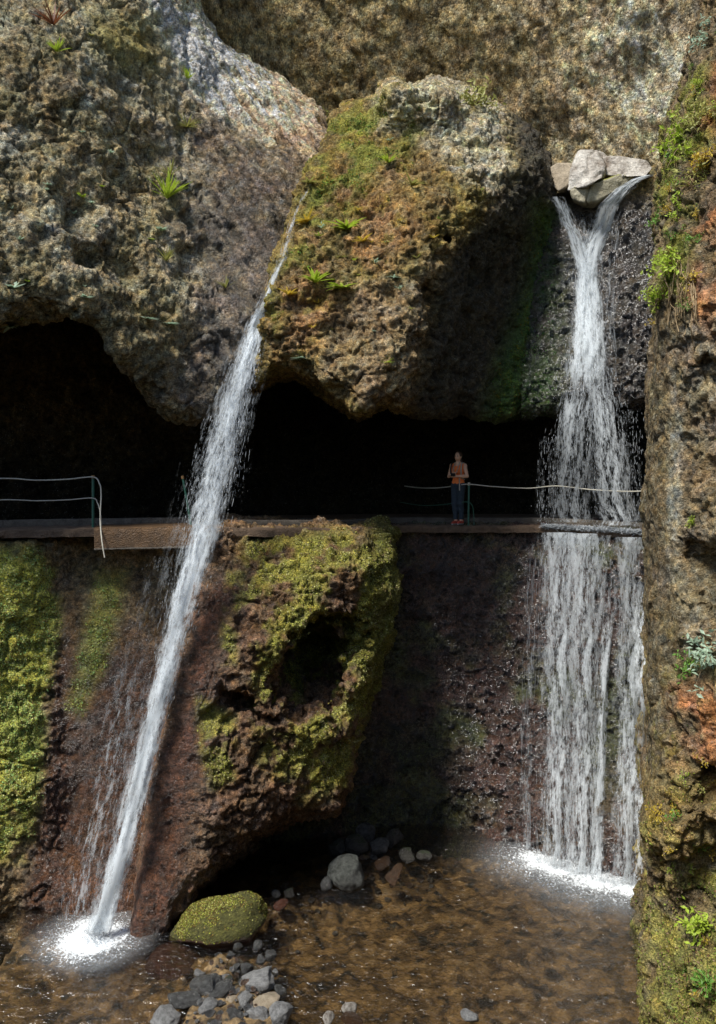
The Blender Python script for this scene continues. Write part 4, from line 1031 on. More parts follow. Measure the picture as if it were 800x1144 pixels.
for i, (x, y, s, h, mt, lb) in enumerate([(234, 1026, 0.4, 0.24, 'dark', 'flat grey-green stone in the shade just behind the mossy boulder'), (270, 1018, 0.22, 0.16, 'dark', 'small dark stone behind the top of the mossy boulder'), (291, 1022, 0.26, 0.2, 'red', 'small dark red stone right of the top of the mossy boulder'),
      (308, 1003, 0.22, 0.16, 'wetgrey', 'small dark grey stone at the water edge under the overhang'), (323, 1003, 0.24, 0.2, 'dark', 'small green-grey stone at the water edge under the overhang'), (313, 1016, 0.34, 0.14, 'red', 'flat reddish stone at the water edge below the two small dark ones'), (287, 1062, 0.22, 0.16, 'wetgrey', 'small grey stone touching the right side of the mossy boulder')]):
    stone('stone', x, y, W, s, h, s * 0.8, mt, 70 + i, (0, i * 9 - 20, i * 40), .6, lb, 'stone')
for i, (x, y, s, h, mt, lb) in enumerate([(290, 1110, 0.56, 0.34, 'grey', 'large smooth grey oval stone on top of the pebble heap'), (297, 1130, 0.42, 0.26, 'beige', 'angular beige stone below the large grey oval stone'), (313, 1148, 0.42, 0.3, 'grey', 'pale grey stone right of the pebble heap at the lower edge'),
      (273, 1132, 0.3, 0.34, 'grey', 'upright pale grey stone left of the beige stone'), (228, 1112, 0.5, 0.3, 'wetgrey', 'dark wet stone below the foot of the mossy boulder'), (205, 1128, 0.46, 0.24, 'wetgrey', 'flat shiny stone at the left end of the pebble heap'),
      (247, 1118, 0.42, 0.24, 'wetgrey', 'shiny dark stone in the middle of the pebble heap'), (232, 1136, 0.36, 0.22, 'grey', 'flat grey stone below the shiny dark stone'), (183, 1150, 0.5, 0.2, 'grey', 'flat pale stone at the lower edge left of the heap'), (288, 1146, 0.36, 0.24, 'grey', 'rounded pale stone at the lower edge below the beige stone'),
      (258, 1146, 0.34, 0.24, 'wetgrey', 'bluish grey stone at the lower edge of the heap'), (390, 1134, 0.24, 0.17, 'pale', 'small pale stone alone in the brown water right of the heap'), (367, 1146, 0.24, 0.16, 'pale', 'small whitish stone at the lower edge left of the lone pale stone'),
      (526, 1143, 0.26, 0.16, 'grey', 'small grey stone alone in the middle of the pool at the lower edge'), (392, 1146, .3, .12, 'brown', 'flat brown stone just below the lone pale stone')]):
    s *= 1.25; h *= 1.15
    stone('stone', x, y, W - 0.0, s, h, s * 0.75, mt, 90 + i, (0, (i * 13) % 30 - 15, i * 37), .9, lb, 'stone')
HP = 'small wet stones of the pebble heap'
k_ = 0
while k_ < 60:
    x, y = 258 + RNG.normal(0, 28), 1112 + RNG.normal(0, 22)
    if y < 1062 or x > 318 or y > 1160 or x < 190: continue
    s_ = 0.14 + 0.2 * RNG.random() ** 1.5
    stone('pebble', x, y, W - 0.06, s_, s_ * 0.65, s_ * 0.8, ['wetgrey', 'wetgrey', 'brown', 'grey', 'dark', 'beige'][RNG.integers(6)] if k_ % 7 else 'grey', 300 + k_, (0, RNG.normal(0, 22), 360 * RNG.random()), 1.2, 'small wet stone among the larger ones of the pebble heap', 'pebble', HP); k_ += 1
# pale stones jammed at the top of the right fall
def hull_stone(name, pts, mat, label, seed, rough=0.05, cat='boulder'):
    """an angular block: the hull of its corner points, worn and chipped"""
    bm = bmesh.new()
    for px, py, Y in pts: bm.verts.new(P3(px, py, Y))
    r_ = bmesh.ops.convex_hull(bm, input=bm.verts[:])
    bmesh.ops.delete(bm, geom=[g for g in r_['geom_interior'] if isinstance(g, bmesh.types.BMVert)], context='VERTS')
    bmesh.ops.triangulate(bm, faces=bm.faces[:])
    for _ in range(4): bmesh.ops.subdivide_edges(bm, edges=bm.edges[:], cuts=1, use_grid_fill=True)
    for _ in range(2): bmesh.ops.smooth_vert(bm, verts=bm.verts[:], factor=0.5, use_axis_x=True, use_axis_y=True, use_axis_z=True)
    bm.normal_update()
    V = np.array([v.co[:] for v in bm.verts]); N = np.array([v.normal[:] for v in bm.verts])
    V = V + N * (fbm(V.astype(F32), 1.6, 3, off=seed) * rough * 1.6 + fbm(V.astype(F32), 6.0, 3, ridged=True, off=seed) * rough * 0.35 - 0.07 * np.exp(-(fbm(V.astype(F32), 1.1, 2, off=seed + 9) / 0.03) ** 2))[:, None]
    for k, v in enumerate(bm.verts): v.co = V[k]
    o = bm_obj(name, bm, MS[mat], smooth=True)
    return tag(o, label, cat)
hull_stone('boulder', [(634, 214, 19.9), (637, 190, 20.0), (647, 170, 20.2), (664, 168, 20.3), (676, 184, 19.9), (672, 200, 19.7), (656, 208, 19.55), (645, 178, 21.3), (675, 172, 21.3), (684, 190, 20.6), (640, 216, 20.8)], 'pale', 'large angular whitish boulder jammed at the top of the right waterfall', 5)
hull_stone('boulder', [(664, 172, 20.5), (684, 175, 20.3), (700, 178, 20.2), (720, 179, 20.2), (729, 188, 20.1), (722, 197, 19.9), (696, 198, 19.8), (676, 196, 20.0), (668, 180, 21.3), (722, 180, 21.3), (700, 200, 20.9)], 'pale', 'smaller flat pale boulder right of the large whitish one above the waterfall', 17)
hull_stone('boulder', [(638, 212, 19.9), (662, 206, 19.7), (690, 196, 19.85), (708, 197, 20.0), (700, 205, 19.9), (686, 216, 19.8), (668, 224, 19.75), (652, 226, 19.8), (640, 222, 19.9), (645, 214, 21), (700, 200, 21), (660, 238, 20.8)], 'palegreen', 'pale boulder stained yellow-green between the two streams of the right waterfall', 29, 0.06)
hull_stone('stone', [(614, 186, 20.3), (624, 181, 20.2), (638, 184, 20.1), (637, 205, 20.0), (624, 214, 20.0), (614, 206, 20.2), (616, 188, 20.9), (638, 186, 20.9), (630, 214, 20.7)], 'beige', 'brownish split stone left of the large whitish boulder above the waterfall', 41, 0.06, 'stone')
o = tag(bpy.data.objects.new('tmp', None)); bpy.data.objects.remove(o)
# gravel: small pebbles nobody could count
bmg = bmesh.new()
tmpl = [stone_mesh(200 + k, 2, 0.6) for k in range(4)]
T = [(np.array([v.co[:] for v in b.verts]), np.array([[v.index for v in f.verts] for f in b.faces])) for b in tmpl]
for b in tmpl: b.free(); 
bmg.free()
Vs, Fs, k, cs = [], [], 0, []
def near_pts(n, cen):
    r = []
    while len(r) < n:
        c = cen[RNG.integers(len(cen))]; p = PZ(c[0], c[1], W); r.append((p[0] + RNG.normal(0, c[2]), p[1] + RNG.normal(0, c[2])))
    return np.array(r)
gp = near_pts(520, [(250, 1110, 0.45), (285, 1130, 0.4), (290, 1075, 0.3), (240, 1145, 0.45), (300, 1020, 0.4), (330, 990, 0.4), (410, 960, 0.5), (450, 965, .45), (540, 950, .5)])
hz = bed_h(gp[:, 0], gp[:, 1])
for (x, y), h in zip(gp, hz):
    v, f = T[RNG.integers(4)]; s = 0.025 + 0.07 * RNG.random() ** 2
    a = RNG.random() * 6.28; R = np.array([[math.cos(a), -math.sin(a), 0], [math.sin(a), math.cos(a), 0], [0, 0, 1]])
    Vs.append((v * s * np.array([1, 0.8, 0.6])) @ R.T + np.array([x, y, h + s * 0.4])); Fs.append(f + k); k += len(v)
    cs.append(np.tile(np.array([[0.1, 0.1, 0.1], [0.25, 0.25, 0.25], [0.16, 0.09, 0.05], [0.06, 0.06, 0.06]][RNG.integers(4)]) * (0.7 + 0.6 * RNG.random()), (len(v), 1)))
go = mesh_obj('gravel', np.concatenate(Vs), np.concatenate(Fs), M_WETR, smooth=True); cs = np.concatenate(cs)
set_attr(go, 'tint', cs, 'FLOAT_COLOR'); set_attr(go, 'moss', np.zeros(len(cs))); set_attr(go, 'wet', np.full(len(cs), 0.7))
tag(go, 'small wet gravel along the pool edge', 'gravel', kind='stuff')

# ------------------------------------------------------------------ railings
M_POST = plain('green_paint', (0.03, 0.11, 0.075), 0.4, 0.3, 30); M_CABLE = plain('pale_cable', (0.5, 0.47, 0.38), 0.5, 0.2, 30); M_CAP = plain('brass_cap', (0.35, 0.2, 0.08), 0.4)
def tube_obj(name, pts, r, mat, parent=None, sides=10, samples=None):
    P = np.array(pts, float)
    if samples:                                                  # smooth curve through the points
        t = np.linspace(0, len(P) - 1, samples); o2 = []
        for q in t:
            i = min(int(q), len(P) - 2); f = q - i
            p0, p1, p2, p3 = P[max(i - 1, 0)], P[i], P[i + 1], P[min(i + 2, len(P) - 1)]
            o2.append(0.5 * ((2 * p1) + (-p0 + p2) * f + (2 * p0 - 5 * p1 + 4 * p2 - p3) * f * f + (-p0 + 3 * p1 - 3 * p2 + p3) * f ** 3))
        P = np.array(o2)
    T = np.gradient(P, axis=0); T /= np.linalg.norm(T, axis=1, keepdims=True)
    ref = np.where(np.abs(T[:, 2:3]) > 0.9, np.array([[1., 0, 0]]), np.array([[0, 0, 1.]]))
    A = np.cross(T, ref); A /= np.linalg.norm(A, axis=1, keepdims=True); B = np.cross(T, A)
    a = np.arange(sides) / sides * 2 * math.pi
    V = P[:, None] + r * (A[:, None] * np.cos(a)[None, :, None] + B[:, None] * np.sin(a)[None, :, None])
    n = len(P); i = np.arange(n - 1)[:, None] * sides; j = np.arange(sides); j2 = (j + 1) % sides
    F = np.stack([i + j, i + j2, i + j2 + sides, i + j + sides], -1).reshape(-1, 4)
    return mesh_obj(name, V.reshape(-1, 3), F, mat, parent)
ra_ = empty('railing'); tag(ra_, 'railing with a green post and two sagging pale cables above the left mossy rock', 'railing')
Yp = 16.95
po = tube_obj('post', [P3(104, 592, Yp), P3(104, 575, Yp), P3(104, 533, Yp)], 0.026, M_POST, ra_)
tube_obj('cap', [P3(104, 534.5, Yp), P3(104, 531, Yp)], 0.03, M_CAP, ra_)
tube_obj('cable', [P3(-230, 534, 15.6), P3(-110, 538, 16.1), P3(0, 534.5, 16.5), P3(40, 536.5, 16.7), P3(75, 535.5, 16.8), P3(104, 533, Yp - .03), P3(111, 540, Yp - .05), P3(113, 552, Yp - .1), P3(112, 580, Yp - .3), P3(114, 605, Yp - .55), P3(117, 623, Yp - .6)], 0.013, M_CABLE, ra_, 8, 80)
tube_obj('cable', [P3(-230, 560, 15.6), P3(-110, 563, 16.1), P3(0, 558.5, 16.5), P3(40, 559.5, 16.7), P3(75, 558.5, 16.8), P3(103, 556.5, Yp - .03), P3(109, 562, Yp - .05), P3(112, 573, Yp - .15), P3(113, 590, Yp - .3)], 0.011, M_CABLE, ra_, 8, 80)
lp = empty('post'); lp.name = 'railing_post'; tag(lp, 'single leaning green post between the footbridge and the left waterfall', 'post')
tube_obj('shaft', [P3(214, 590, 17.4), P3(210, 565, 17.4), P3(204, 533, 17.4)], 0.024, M_POST, lp); tube_obj('cap', [P3(204.3, 535, 17.4), P3(203.8, 531.5, 17.4)], 0.028, M_CAP, lp)
rb_ = empty('railing'); tag(rb_, 'railing with a green post and pale cable in front of the standing person', 'railing')
Yq = 19.93
tube_obj('post', [P3(523.5, 588, Yq), P3(523.5, 570, Yq), P3(524, 541, Yq)], 0.024, M_POST, rb_); tube_obj('cap', [P3(524, 542.5, Yq), P3(524, 539, Yq)], 0.028, M_CABLE, rb_)
tube_obj('cable', [P3(452, 543, 22.2), P3(470, 545, 21.4), P3(490, 545, 20.7), P3(510, 542.5, 20.1), P3(524, 541, Yq - .03), P3(550, 543.5, Yq - .1), P3(590, 545.5, 19.75), P3(622, 543, 19.3), P3(660, 547, 18.85), P3(700, 549, 18.3), P3(730, 548, 17.9)], 0.0125, M_CABLE, rb_, 8, 80)
tube_obj('cable', [P3(447, 561, 22.2), P3(470, 564.5, 21.4), P3(492, 564, 20.6), P3(512, 561.5, 20.1), P3(523, 561, Yq - .03), P3(528, 566, Yq), P3(529.5, 580, Yq), P3(529.5, 588, Yq)], 0.0105, M_POST, rb_, 8, 80)

# ------------------------------------------------------------------ plants
def leaf_mat(name, c, var=0.35):
    return plain(name, c, 0.5, var, 14, 0.4, 0, 0.35)
ML = {'lime': leaf_mat('lime_leaf', (0.42, 0.55, 0.06)), 'green': leaf_mat('green_leaf', (0.16, 0.33, 0.05)), 'olive': leaf_mat('olive_leaf', (0.36, 0.36, 0.1)), 'yellow': leaf_mat('yellow_leaf', (0.6, 0.45, 0.06)),
      'pale': leaf_mat('pale_leaf', (0.42, 0.55, 0.4)), 'dry': leaf_mat('dry_grass', (0.45, 0.33, 0.18)), 'rust': leaf_mat('rust_stem', (0.2, 0.07, 0.03))}
def blades(n, L, wd, up=0.6, droop=0.6, seed=0, outdir=(0, -1, 0)):
    """strap leaves fanning from one root: (V, F)"""
    rg = np.random.default_rng(seed); K = 5; Vs, Fs = [], []
    for b in range(n):
        a = rg.random() * 2 * math.pi; el = math.radians(90 - 75 * rg.random() ** 0.7) * up + 0.1
        d = np.array([math.cos(a) * math.cos(el), math.sin(a) * math.cos(el), math.sin(el)]) + np.array(outdir) * 0.45
        d /= np.linalg.norm(d); l = L * (0.55 + 0.6 * rg.random()); s = np.cross(d, [0, 0, 1.]); s /= np.linalg.norm(s) + 1e-6
        p = np.zeros(3); dd = d.copy(); pts = []
        for k in range(K):
            w_ = wd * math.sin(math.pi * (0.12 + 0.86 * k / (K - 1))) 
            pts += [p - s * w_, p + s * w_]; p = p + dd * l / (K - 1); dd = dd + np.array([0, 0, -droop / K]); dd /= np.linalg.norm(dd)
        o_ = len(Vs); Vs += pts
        for k in range(K - 1): Fs.append([o_ + 2 * k, o_ + 2 * k + 1, o_ + 2 * k + 3, o_ + 2 * k + 2])
    return np.array(Vs), np.array(Fs)
def leafy(n, R, ls, seed, outdir=(0, -1, 0)):
    rg = np.random.default_rng(seed); Vs, Fs = [], []; st = []
    for b in range(max(5, n // 14)):
        d = rg.normal(0, 1, 3) + np.array(outdir) * 0.7 + np.array([0, 0, .5]); d /= np.linalg.norm(d); l = R * (0.6 + 0.6 * rg.random())
        st.append((np.zeros(3), d * l * 0.5 + [0, 0, 0.02], d * l + [0, 0, -0.1 * l]))
        for k in range(14):
            t = 0.25 + 0.75 * rg.random(); c = d * l * t + rg.normal(0, R * 0.12, 3); c[2] -= 0.1 * l * t * t
            a = rg.normal(0, 1, 3); a /= np.linalg.norm(a); nrm = np.array([0, -.6, 1.]) + rg.normal(0, .5, 3); s = np.cross(a, nrm); s /= np.linalg.norm(s) + 1e-6
            q = ls * (0.6 + 0.8 * rg.random()); o_ = len(Vs); fold = np.cross(s, a) * q * 0.15
            Vs += [c - a * q, c - s * q * 0.45 + fold, c + a * q, c + s * q * 0.45 + fold]; Fs.append([o_, o_ + 1, o_ + 2, o_ + 3])
    return np.array(Vs), np.array(Fs), st
def plant(name, kind, px, py, size, mat, seed, label, cat, group=None, n=None):
    Y, nrm = hit(px, py); size *= 1.45
    nr = Vector(nrm) if nrm is not None else Vector((0, -1, 0))
    if nr.dot(Vector((0, -1, 0))) < 0: nr = -nr
    p = P3(px, py, Y - 0.02)
    if kind == 'tuft': V, F = blades(n or 26, size, size * 0.035, 0.8, 0.5, seed, tuple(nr))
    elif kind == 'rosette': V, F = blades(n or 18, size, size * 0.13, 0.35, 0.3, seed, tuple(nr * 1.3))
    elif kind == 'fern': V, F = blades(n or 20, size, size * 0.07, 0.5, 0.8, seed, tuple(nr))
    else:
        V, F, st = leafy(int((n or 90) * 1.8), size, size * 0.11, seed, tuple(nr))
        root = empty(name, tuple(p)); mesh_obj('foliage', V, F, ML[mat], root, smooth=False)
        Cs = np.array([[a, b, c] for a, b, c in st]); v, f = tubes(Cs, np.tile([0.008, 0.006, 0.003], (len(Cs), 1)), 4)
        mesh_obj('stem', v, f, ML['dry'], root)
        return tag(root, label, cat, group)
    o = mesh_obj(name, V, F, ML[mat], smooth=False); o.location = tuple(p)
    return tag(o, label, cat, group)
plant('grass_tuft', 'tuft', 187, 222, 0.42, 'lime', 1, 'bright lime grass tuft in the vertical crack of the left cliff', 'grass tuft', n=34)
plant('grass_tuft', 'tuft', 190, 196, 0.26, 'olive', 2, 'dry thin grass tuft just above the lime tuft in the crack', 'grass tuft')
plant('grass_tuft', 'tuft', 186, 292, 0.24, 'olive', 3, 'small olive grass tuft below the lime tuft in the crack', 'grass tuft')
plant('grass_tuft', 'tuft', 209, 142, 0.26, 'olive', 4, 'small grass tuft in the crack above a pale rock patch', 'grass tuft')
plant('grass_tuft', 'tuft', 210, 88, 0.2, 'lime', 5, 'small yellow-green tuft high in the crack of the left cliff', 'grass tuft')
plant('grass_tuft', 'tuft', 64, 58, 0.22, 'lime', 6, 'flat lime tuft near the upper left corner of the left cliff', 'grass tuft')
plant('grass_tuft', 'tuft', 60, 28, 0.36, 'rust', 7, 'rusty dry plant near the upper left corner of the left cliff', 'plant', n=24)
plant('grass_tuft', 'tuft', 252, 322, 0.2, 'olive', 8, 'small tuft on the damp slope left of the narrow waterfall', 'grass tuft')
for i, (x, y, s, m_, lb) in enumerate([(352, 316, 0.36, 'lime', 'bright lime fern low on the hanging boulder above its pale patch'), (388, 256, 0.34, 'lime', 'bright green star-shaped fern in the middle of the hanging boulder'), (382, 322, 0.34, 'lime', 'lime fern right of the lowest bright fern on the hanging boulder'),
      (343, 248, 0.26, 'yellow', 'yellowing fern at the left edge of the hanging boulder'), (406, 270, 0.22, 'yellow', 'small yellow fern right of the star-shaped fern'), (322, 330, 0.22, 'yellow', 'small yellowish fern at the left edge below the yellowing fern'),
      (434, 182, 0.2, 'lime', 'small lime fern high on the hanging boulder'), (460, 208, 0.22, 'olive', 'small olive fern right of the small lime fern'), (346, 205, 0.22, 'olive', 'small olive fern beside the head of the narrow waterfall'), (440, 310, 0.16, 'pale', 'tiny pale plant on the tan face of the hanging boulder')]):
    plant('fern', 'fern', x, y, s, m_, 20 + i, lb, 'fern')
for i, (x, y, s, lb) in enumerate([(15, 322, .17, 'pale green rosette at the left edge above the cave arch'), (12, 364, .2, 'largest pale green rosette on the rim of the cave arch at the left edge'), (95, 332, .14, 'small pale rosette right above the cave arch'), (165, 356, .17, 'pale rosette on the rock between the cave arch and the crack'),
      (190, 362, .14, 'pale rosette just right of the one between arch and crack'), (338, 400, .17, 'blue-green rosette on the lower edge of the hanging boulder'), (100, 375, .1, 'tiny green plant in the dark under the arch'), (180, 258, .12, 'tiny pale rosette in the crack of the left cliff')]):
    plant('rosette', 'rosette', x, y, s, 'pale', 40 + i, lb, 'rosette')
plant('shrub', 'leafy', 533, 116, 0.42, 'olive', 60, 'pale yellow-green shrub on top of the hanging boulder', 'shrub', n=130)
plant('shrub', 'leafy', 366, 128, 0.2, 'olive', 61, 'tiny shrub at the left shoulder of the hanging boulder', 'shrub')
for i, (x, y, s, m_, lb) in enumerate([(750, 297, 0.26, 'lime', 'bright leafy plant on the right cliff beside the top of the broad waterfall'), (737, 334, 0.2, 'lime', 'bright hanging leafy plant at the edge of the right cliff'), (738, 290, 0.14, 'lime', 'small bright plant left of the bright leafy one on the right cliff'),
      (737, 246, 0.18, 'green', 'green plant at the edge of the right cliff level with the waterfall lip'), (764, 158, 0.32, 'lime', 'large light green bush high on the edge of the right cliff'), (752, 178, 0.2, 'green', 'darker green bush just below the large light green bush'), (779, 142, 0.26, 'olive', 'olive bush right of the large light green bush'),
      (786, 40, 0.26, 'pale', 'pale bush near the top of the right cliff'), (775, 205, 0.24, 'olive', 'olive trailing plant on the reddish part of the right cliff'), (789, 180, .2, 'yellow', 'yellowish plant at the right edge above the reddish rock'), (771, 584, 0.09, 'lime', 'tiny bright plant alone on the grey part of the right cliff'),
      (792, 732, 0.3, 'pale', 'pale green clump at the right edge above the red patch'), (775, 745, 0.2, 'green', 'small green clump left of the pale clump'), (792, 1034, 0.26, 'lime', 'bright green plant low on the mossy foot of the right cliff'), (735, 910, 0.13, 'yellow', 'small yellow-green plant at the edge of the right cliff beside the falling water'),
      (790, 1100, 0.2, 'green', 'green plant in the lower right corner')]):
    plant('shrub', 'leafy', x, y, s, m_, 70 + i, lb, 'shrub', n=110)

for i in range(34):                                               # low herbs along the right cliff
    t = RNG.random(); y = 70 + 300 * t; x = 752 - 20 * sstep(100, 330, y) + (798 - 752) * RNG.random() ** 1.5 + (18 if y < 130 else 0)
    plant('herb', 'leafy', min(x, 799), y, 0.09 + 0.07 * RNG.random(), ['lime', 'green', 'olive', 'yellow', 'lime'][RNG.integers(5)], 400 + i, 'low leafy herb among many on the upper right cliff', 'herb', 'low herbs on the upper right cliff', n=40)
for i in range(18):
    x = 726 + 72 * RNG.random(); y = 800 + 320 * RNG.random()
    plant('herb', 'leafy', x, y, 0.05 + 0.07 * RNG.random(), ['lime', 'green', 'olive', 'yellow'][RNG.integers(4)], 500 + i, 'low leafy herb among many on the lower right cliff', 'herb', 'low herbs on the lower right cliff', n=30)
for i in range(26):
    x = 300 + 190 * RNG.random(); y = 150 + 260 * RNG.random()
    if x < 372 - (y - 150) * 0.25: continue
    plant('small_plant', 'fern', x, y, 0.06 + 0.08 * RNG.random(), ['lime', 'green', 'olive', 'yellow', 'pale'][RNG.integers(5)], 600 + i, 'tiny plant among many on the sunny face of the hanging boulder', 'plant', 'tiny plants on the hanging boulder', n=12)
for i in range(16):
    x = 200 * RNG.random(); y = 20 + 340 * RNG.random()
    plant('small_plant', 'rosette', x, y, 0.05 + 0.05 * RNG.random(), ['pale', 'pale', 'olive', 'lime'][RNG.integers(4)], 700 + i, 'tiny pale plant among several scattered over the left cliff', 'plant', 'tiny plants on the left cliff', n=12)
# dry roots hanging down the right cliff
rt = empty('hanging_roots'); tag(rt, 'thin dry roots hanging down the right cliff below the bright leafy plant', 'roots')
for k in range(16):
    x = 742 + 34 * RNG.random(); y0_ = 285 + 40 * RNG.random(); ps = []; dx = RNG.normal(0, 6)
    for q in range(6):
        xx = x + dx * q / 3 + RNG.normal(0, 1.5); yy = y0_ + (45 + 20 * RNG.random()) * q / 5
        ps.append(P3(xx, yy, hit(xx, yy)[0] - 0.05 - 0.05 * RNG.random()))
    tube_obj('root', ps, 0.006 + 0.004 * RNG.random(), ML['dry'], rt, 5, 24)
# moss cushions: small leaf-sized faces spread over the mossy rock
m, nt = new_mat('moss_leaf'); at = nd(nt, 'ShaderNodeAttribute', attribute_name='tint')
b = nd(nt, 'ShaderNodeBsdfDiffuse'); lk(nt, at.outputs['Color'], b.inputs['Color']); t_ = nd(nt, 'ShaderNodeBsdfTranslucent'); lk(nt, at.outputs['Color'], t_.inputs['Color'])
mx = nd(nt, 'ShaderNodeMixShader'); mx.inputs[0].default_value = 0.25; lk(nt, b.outputs[0], mx.inputs[1]); lk(nt, t_.outputs[0], mx.inputs[2]); out(nt, mx.outputs[0]); M_MOSS = m
def moss_cover(name, rname, n, size, cols, label, thr=0.25, lim=None):
    Wv, Nv, Fv, ms = ROCKS[rname]
    c = Wv[Fv].mean(1); m_ = ms[Fv].mean(1); nn = Nv[Fv].mean(1)
    px = CX + c[:, 0] / c[:, 1] * FPX; py = HY - (c[:, 2] - CZ) / c[:, 1] * FPX
    w_ = np.where(m_ > thr, m_ ** 2, 0) * (px > -120) * (px < 920) * (py > -80) * (py < 1240)
    e1 = Wv[Fv[:, 2]] - Wv[Fv[:, 0]]; e2 = Wv[Fv[:, 3]] - Wv[Fv[:, 1]]
    ar = np.linalg.norm(np.cross(e1, e2), axis=1); w_ = w_ * ar * (0.15 + sstep(-0.1, 0.35, fbm(c.astype(F32), 4.5, 2, off=13)))
    i = RNG.choice(len(w_), n, p=w_ / w_.sum())
    q = RNG.random((n, 1)); base = c[i] + e1[i] * (RNG.random((n, 1)) - .5) * 0.5 + e2[i] * (RNG.random((n, 1)) - .5) * 0.5
    N = nn[i] + RNG.normal(0, 0.45, (n, 3)) + np.array([0, 0, 0.25]); N /= np.linalg.norm(N, axis=1, keepdims=True)
    A = np.cross(N, RNG.normal(0, 1, (n, 3))); A /= np.linalg.norm(A, axis=1, keepdims=True); B = np.cross(N, A)
    s = (size * (0.5 + RNG.random((n, 1)) ** 2))
    base = base + nn[i] * s * 0.5
    V = np.stack([base - A * s, base - B * s * .6 + N * s * .25, base + A * s, base + B * s * .6 + N * s * .25], 1).reshape(-1, 3)
    o = mesh_obj(name, V, np.arange(n * 4).reshape(-1, 4), M_MOSS, smooth=False)
    cc = np.array(cols)[RNG.integers(0, len(cols), n)] * (0.55 + 0.9 * RNG.random((n, 1)))
    set_attr(o, 'tint', np.repeat(cc, 4, axis=0), 'FLOAT_COLOR')
    tag(o, label, 'moss', kind='stuff')

bo_ = [o for o in col.objects if o.get('label', '').startswith('low rounded boulder')][0]
bpy.context.view_layer.update(); me = bo_.data
Vb = np.array([(bo_.matrix_world @ v.co)[:] for v in me.vertices]); Tb = np.array([list(p.vertices)[:3] for p in me.polygons])
nb = np.cross(Vb[Tb[:, 1]] - Vb[Tb[:, 0]], Vb[Tb[:, 2]] - Vb[Tb[:, 0]]); ab_ = np.linalg.norm(nb, axis=1); nb /= ab_[:, None]; cb = Vb[Tb].mean(1)
wb = ab_ * (cb[:, 2] > W + 0.04) * (nb[:, 2] > -0.35) * (0.04 + sstep(-0.1, 0.2, fbm(cb.astype(F32), 2.2, 3, off=3)))
n = 8000; i = RNG.choice(len(wb), n, p=wb / wb.sum()); rr_ = RNG.random((n, 2)); rr_ = np.where(rr_.sum(1, keepdims=True) > 1, 1 - rr_, rr_)
base = Vb[Tb[i, 0]] + (Vb[Tb[i, 1]] - Vb[Tb[i, 0]]) * rr_[:, :1] + (Vb[Tb[i, 2]] - Vb[Tb[i, 0]]) * rr_[:, 1:]
Nn = nb[i] + RNG.normal(0, 0.5, (n, 3)); Nn /= np.linalg.norm(Nn, axis=1, keepdims=True); A = np.cross(Nn, RNG.normal(0, 1, (n, 3))); A /= np.linalg.norm(A, axis=1, keepdims=True); B = np.cross(Nn, A)
s_ = 0.013 * (0.5 + RNG.random((n, 1))); base = base + nb[i] * s_ * 0.4
V = np.stack([base - A * s_, base - B * s_ * .6 + Nn * s_ * .3, base + A * s_, base + B * s_ * .6 + Nn * s_ * .3], 1).reshape(-1, 3)
Mi = np.array(bo_.matrix_world.inverted()); V = V @ Mi[:3, :3].T + Mi[:3, 3]
mo = mesh_obj('moss_tufts', V, np.arange(n * 4).reshape(-1, 4), None, bo_, smooth=False)
cc = np.array([(0.36, 0.38, 0.07), (0.24, 0.26, 0.05), (0.3, 0.22, 0.07), (0.14, 0.09, 0.03), (0.45, 0.44, 0.15)])[RNG.integers(0, 5, n)] * (0.6 + 0.8 * RNG.random((n, 1)))
set_attr(mo, 'tint', np.repeat(cc, 4, axis=0), 'FLOAT_COLOR'); mo.data.materials.append(M_MOSS)
moss_cover('moss', 'lower_cliff', 60000, 0.016, [(0.48, 0.52, 0.12), (0.33, 0.36, 0.08), (0.33, 0.5, 0.18), (0.15, 0.11, 0.04), (0.6, 0.6, 0.26)], 'yellow-green moss on the left pillar under the path')
moss_cover('moss', 'lower_boulder', 60000, 0.017, [(0.4, 0.4, 0.1), (0.26, 0.27, 0.05), (0.12, 0.11, 0.035), (0.25, 0.19, 0.1), (0.52, 0.5, 0.22)], 'yellow-green moss on the bulging rock below the path')
moss_cover('moss', 'hanging_boulder', 24000, 0.02, [(0.22, 0.25, 0.04), (0.3, 0.2, 0.04), (0.1, 0.2, 0.04), (0.06, 0.14, 0.04), (0.2, 0.3, 0.05)], 'patchy moss and small leaves on the hanging boulder')
moss_cover('moss', 'right_cliff', 46000, 0.017, [(0.25, 0.3, 0.06), (0.32, 0.28, 0.1), (0.14, 0.2, 0.04), (0.2, 0.12, 0.06), (0.35, 0.25, 0.15), (0.1, 0.07, 0.04)], 'yellowish moss and small leaves on the right cliff', thr=0.06)
moss_cover('moss', 'falls_wall', 5000, 0.022, [(0.1, 0.22, 0.05), (0.05, 0.12, 0.03)], 'dark green moss beside the top of the broad waterfall')
tag(bpy.data.objects['hanging_boulder'], 'huge wedge-shaped mossy boulder hanging over the path between the two waterfalls', 'boulder', kind='thing')

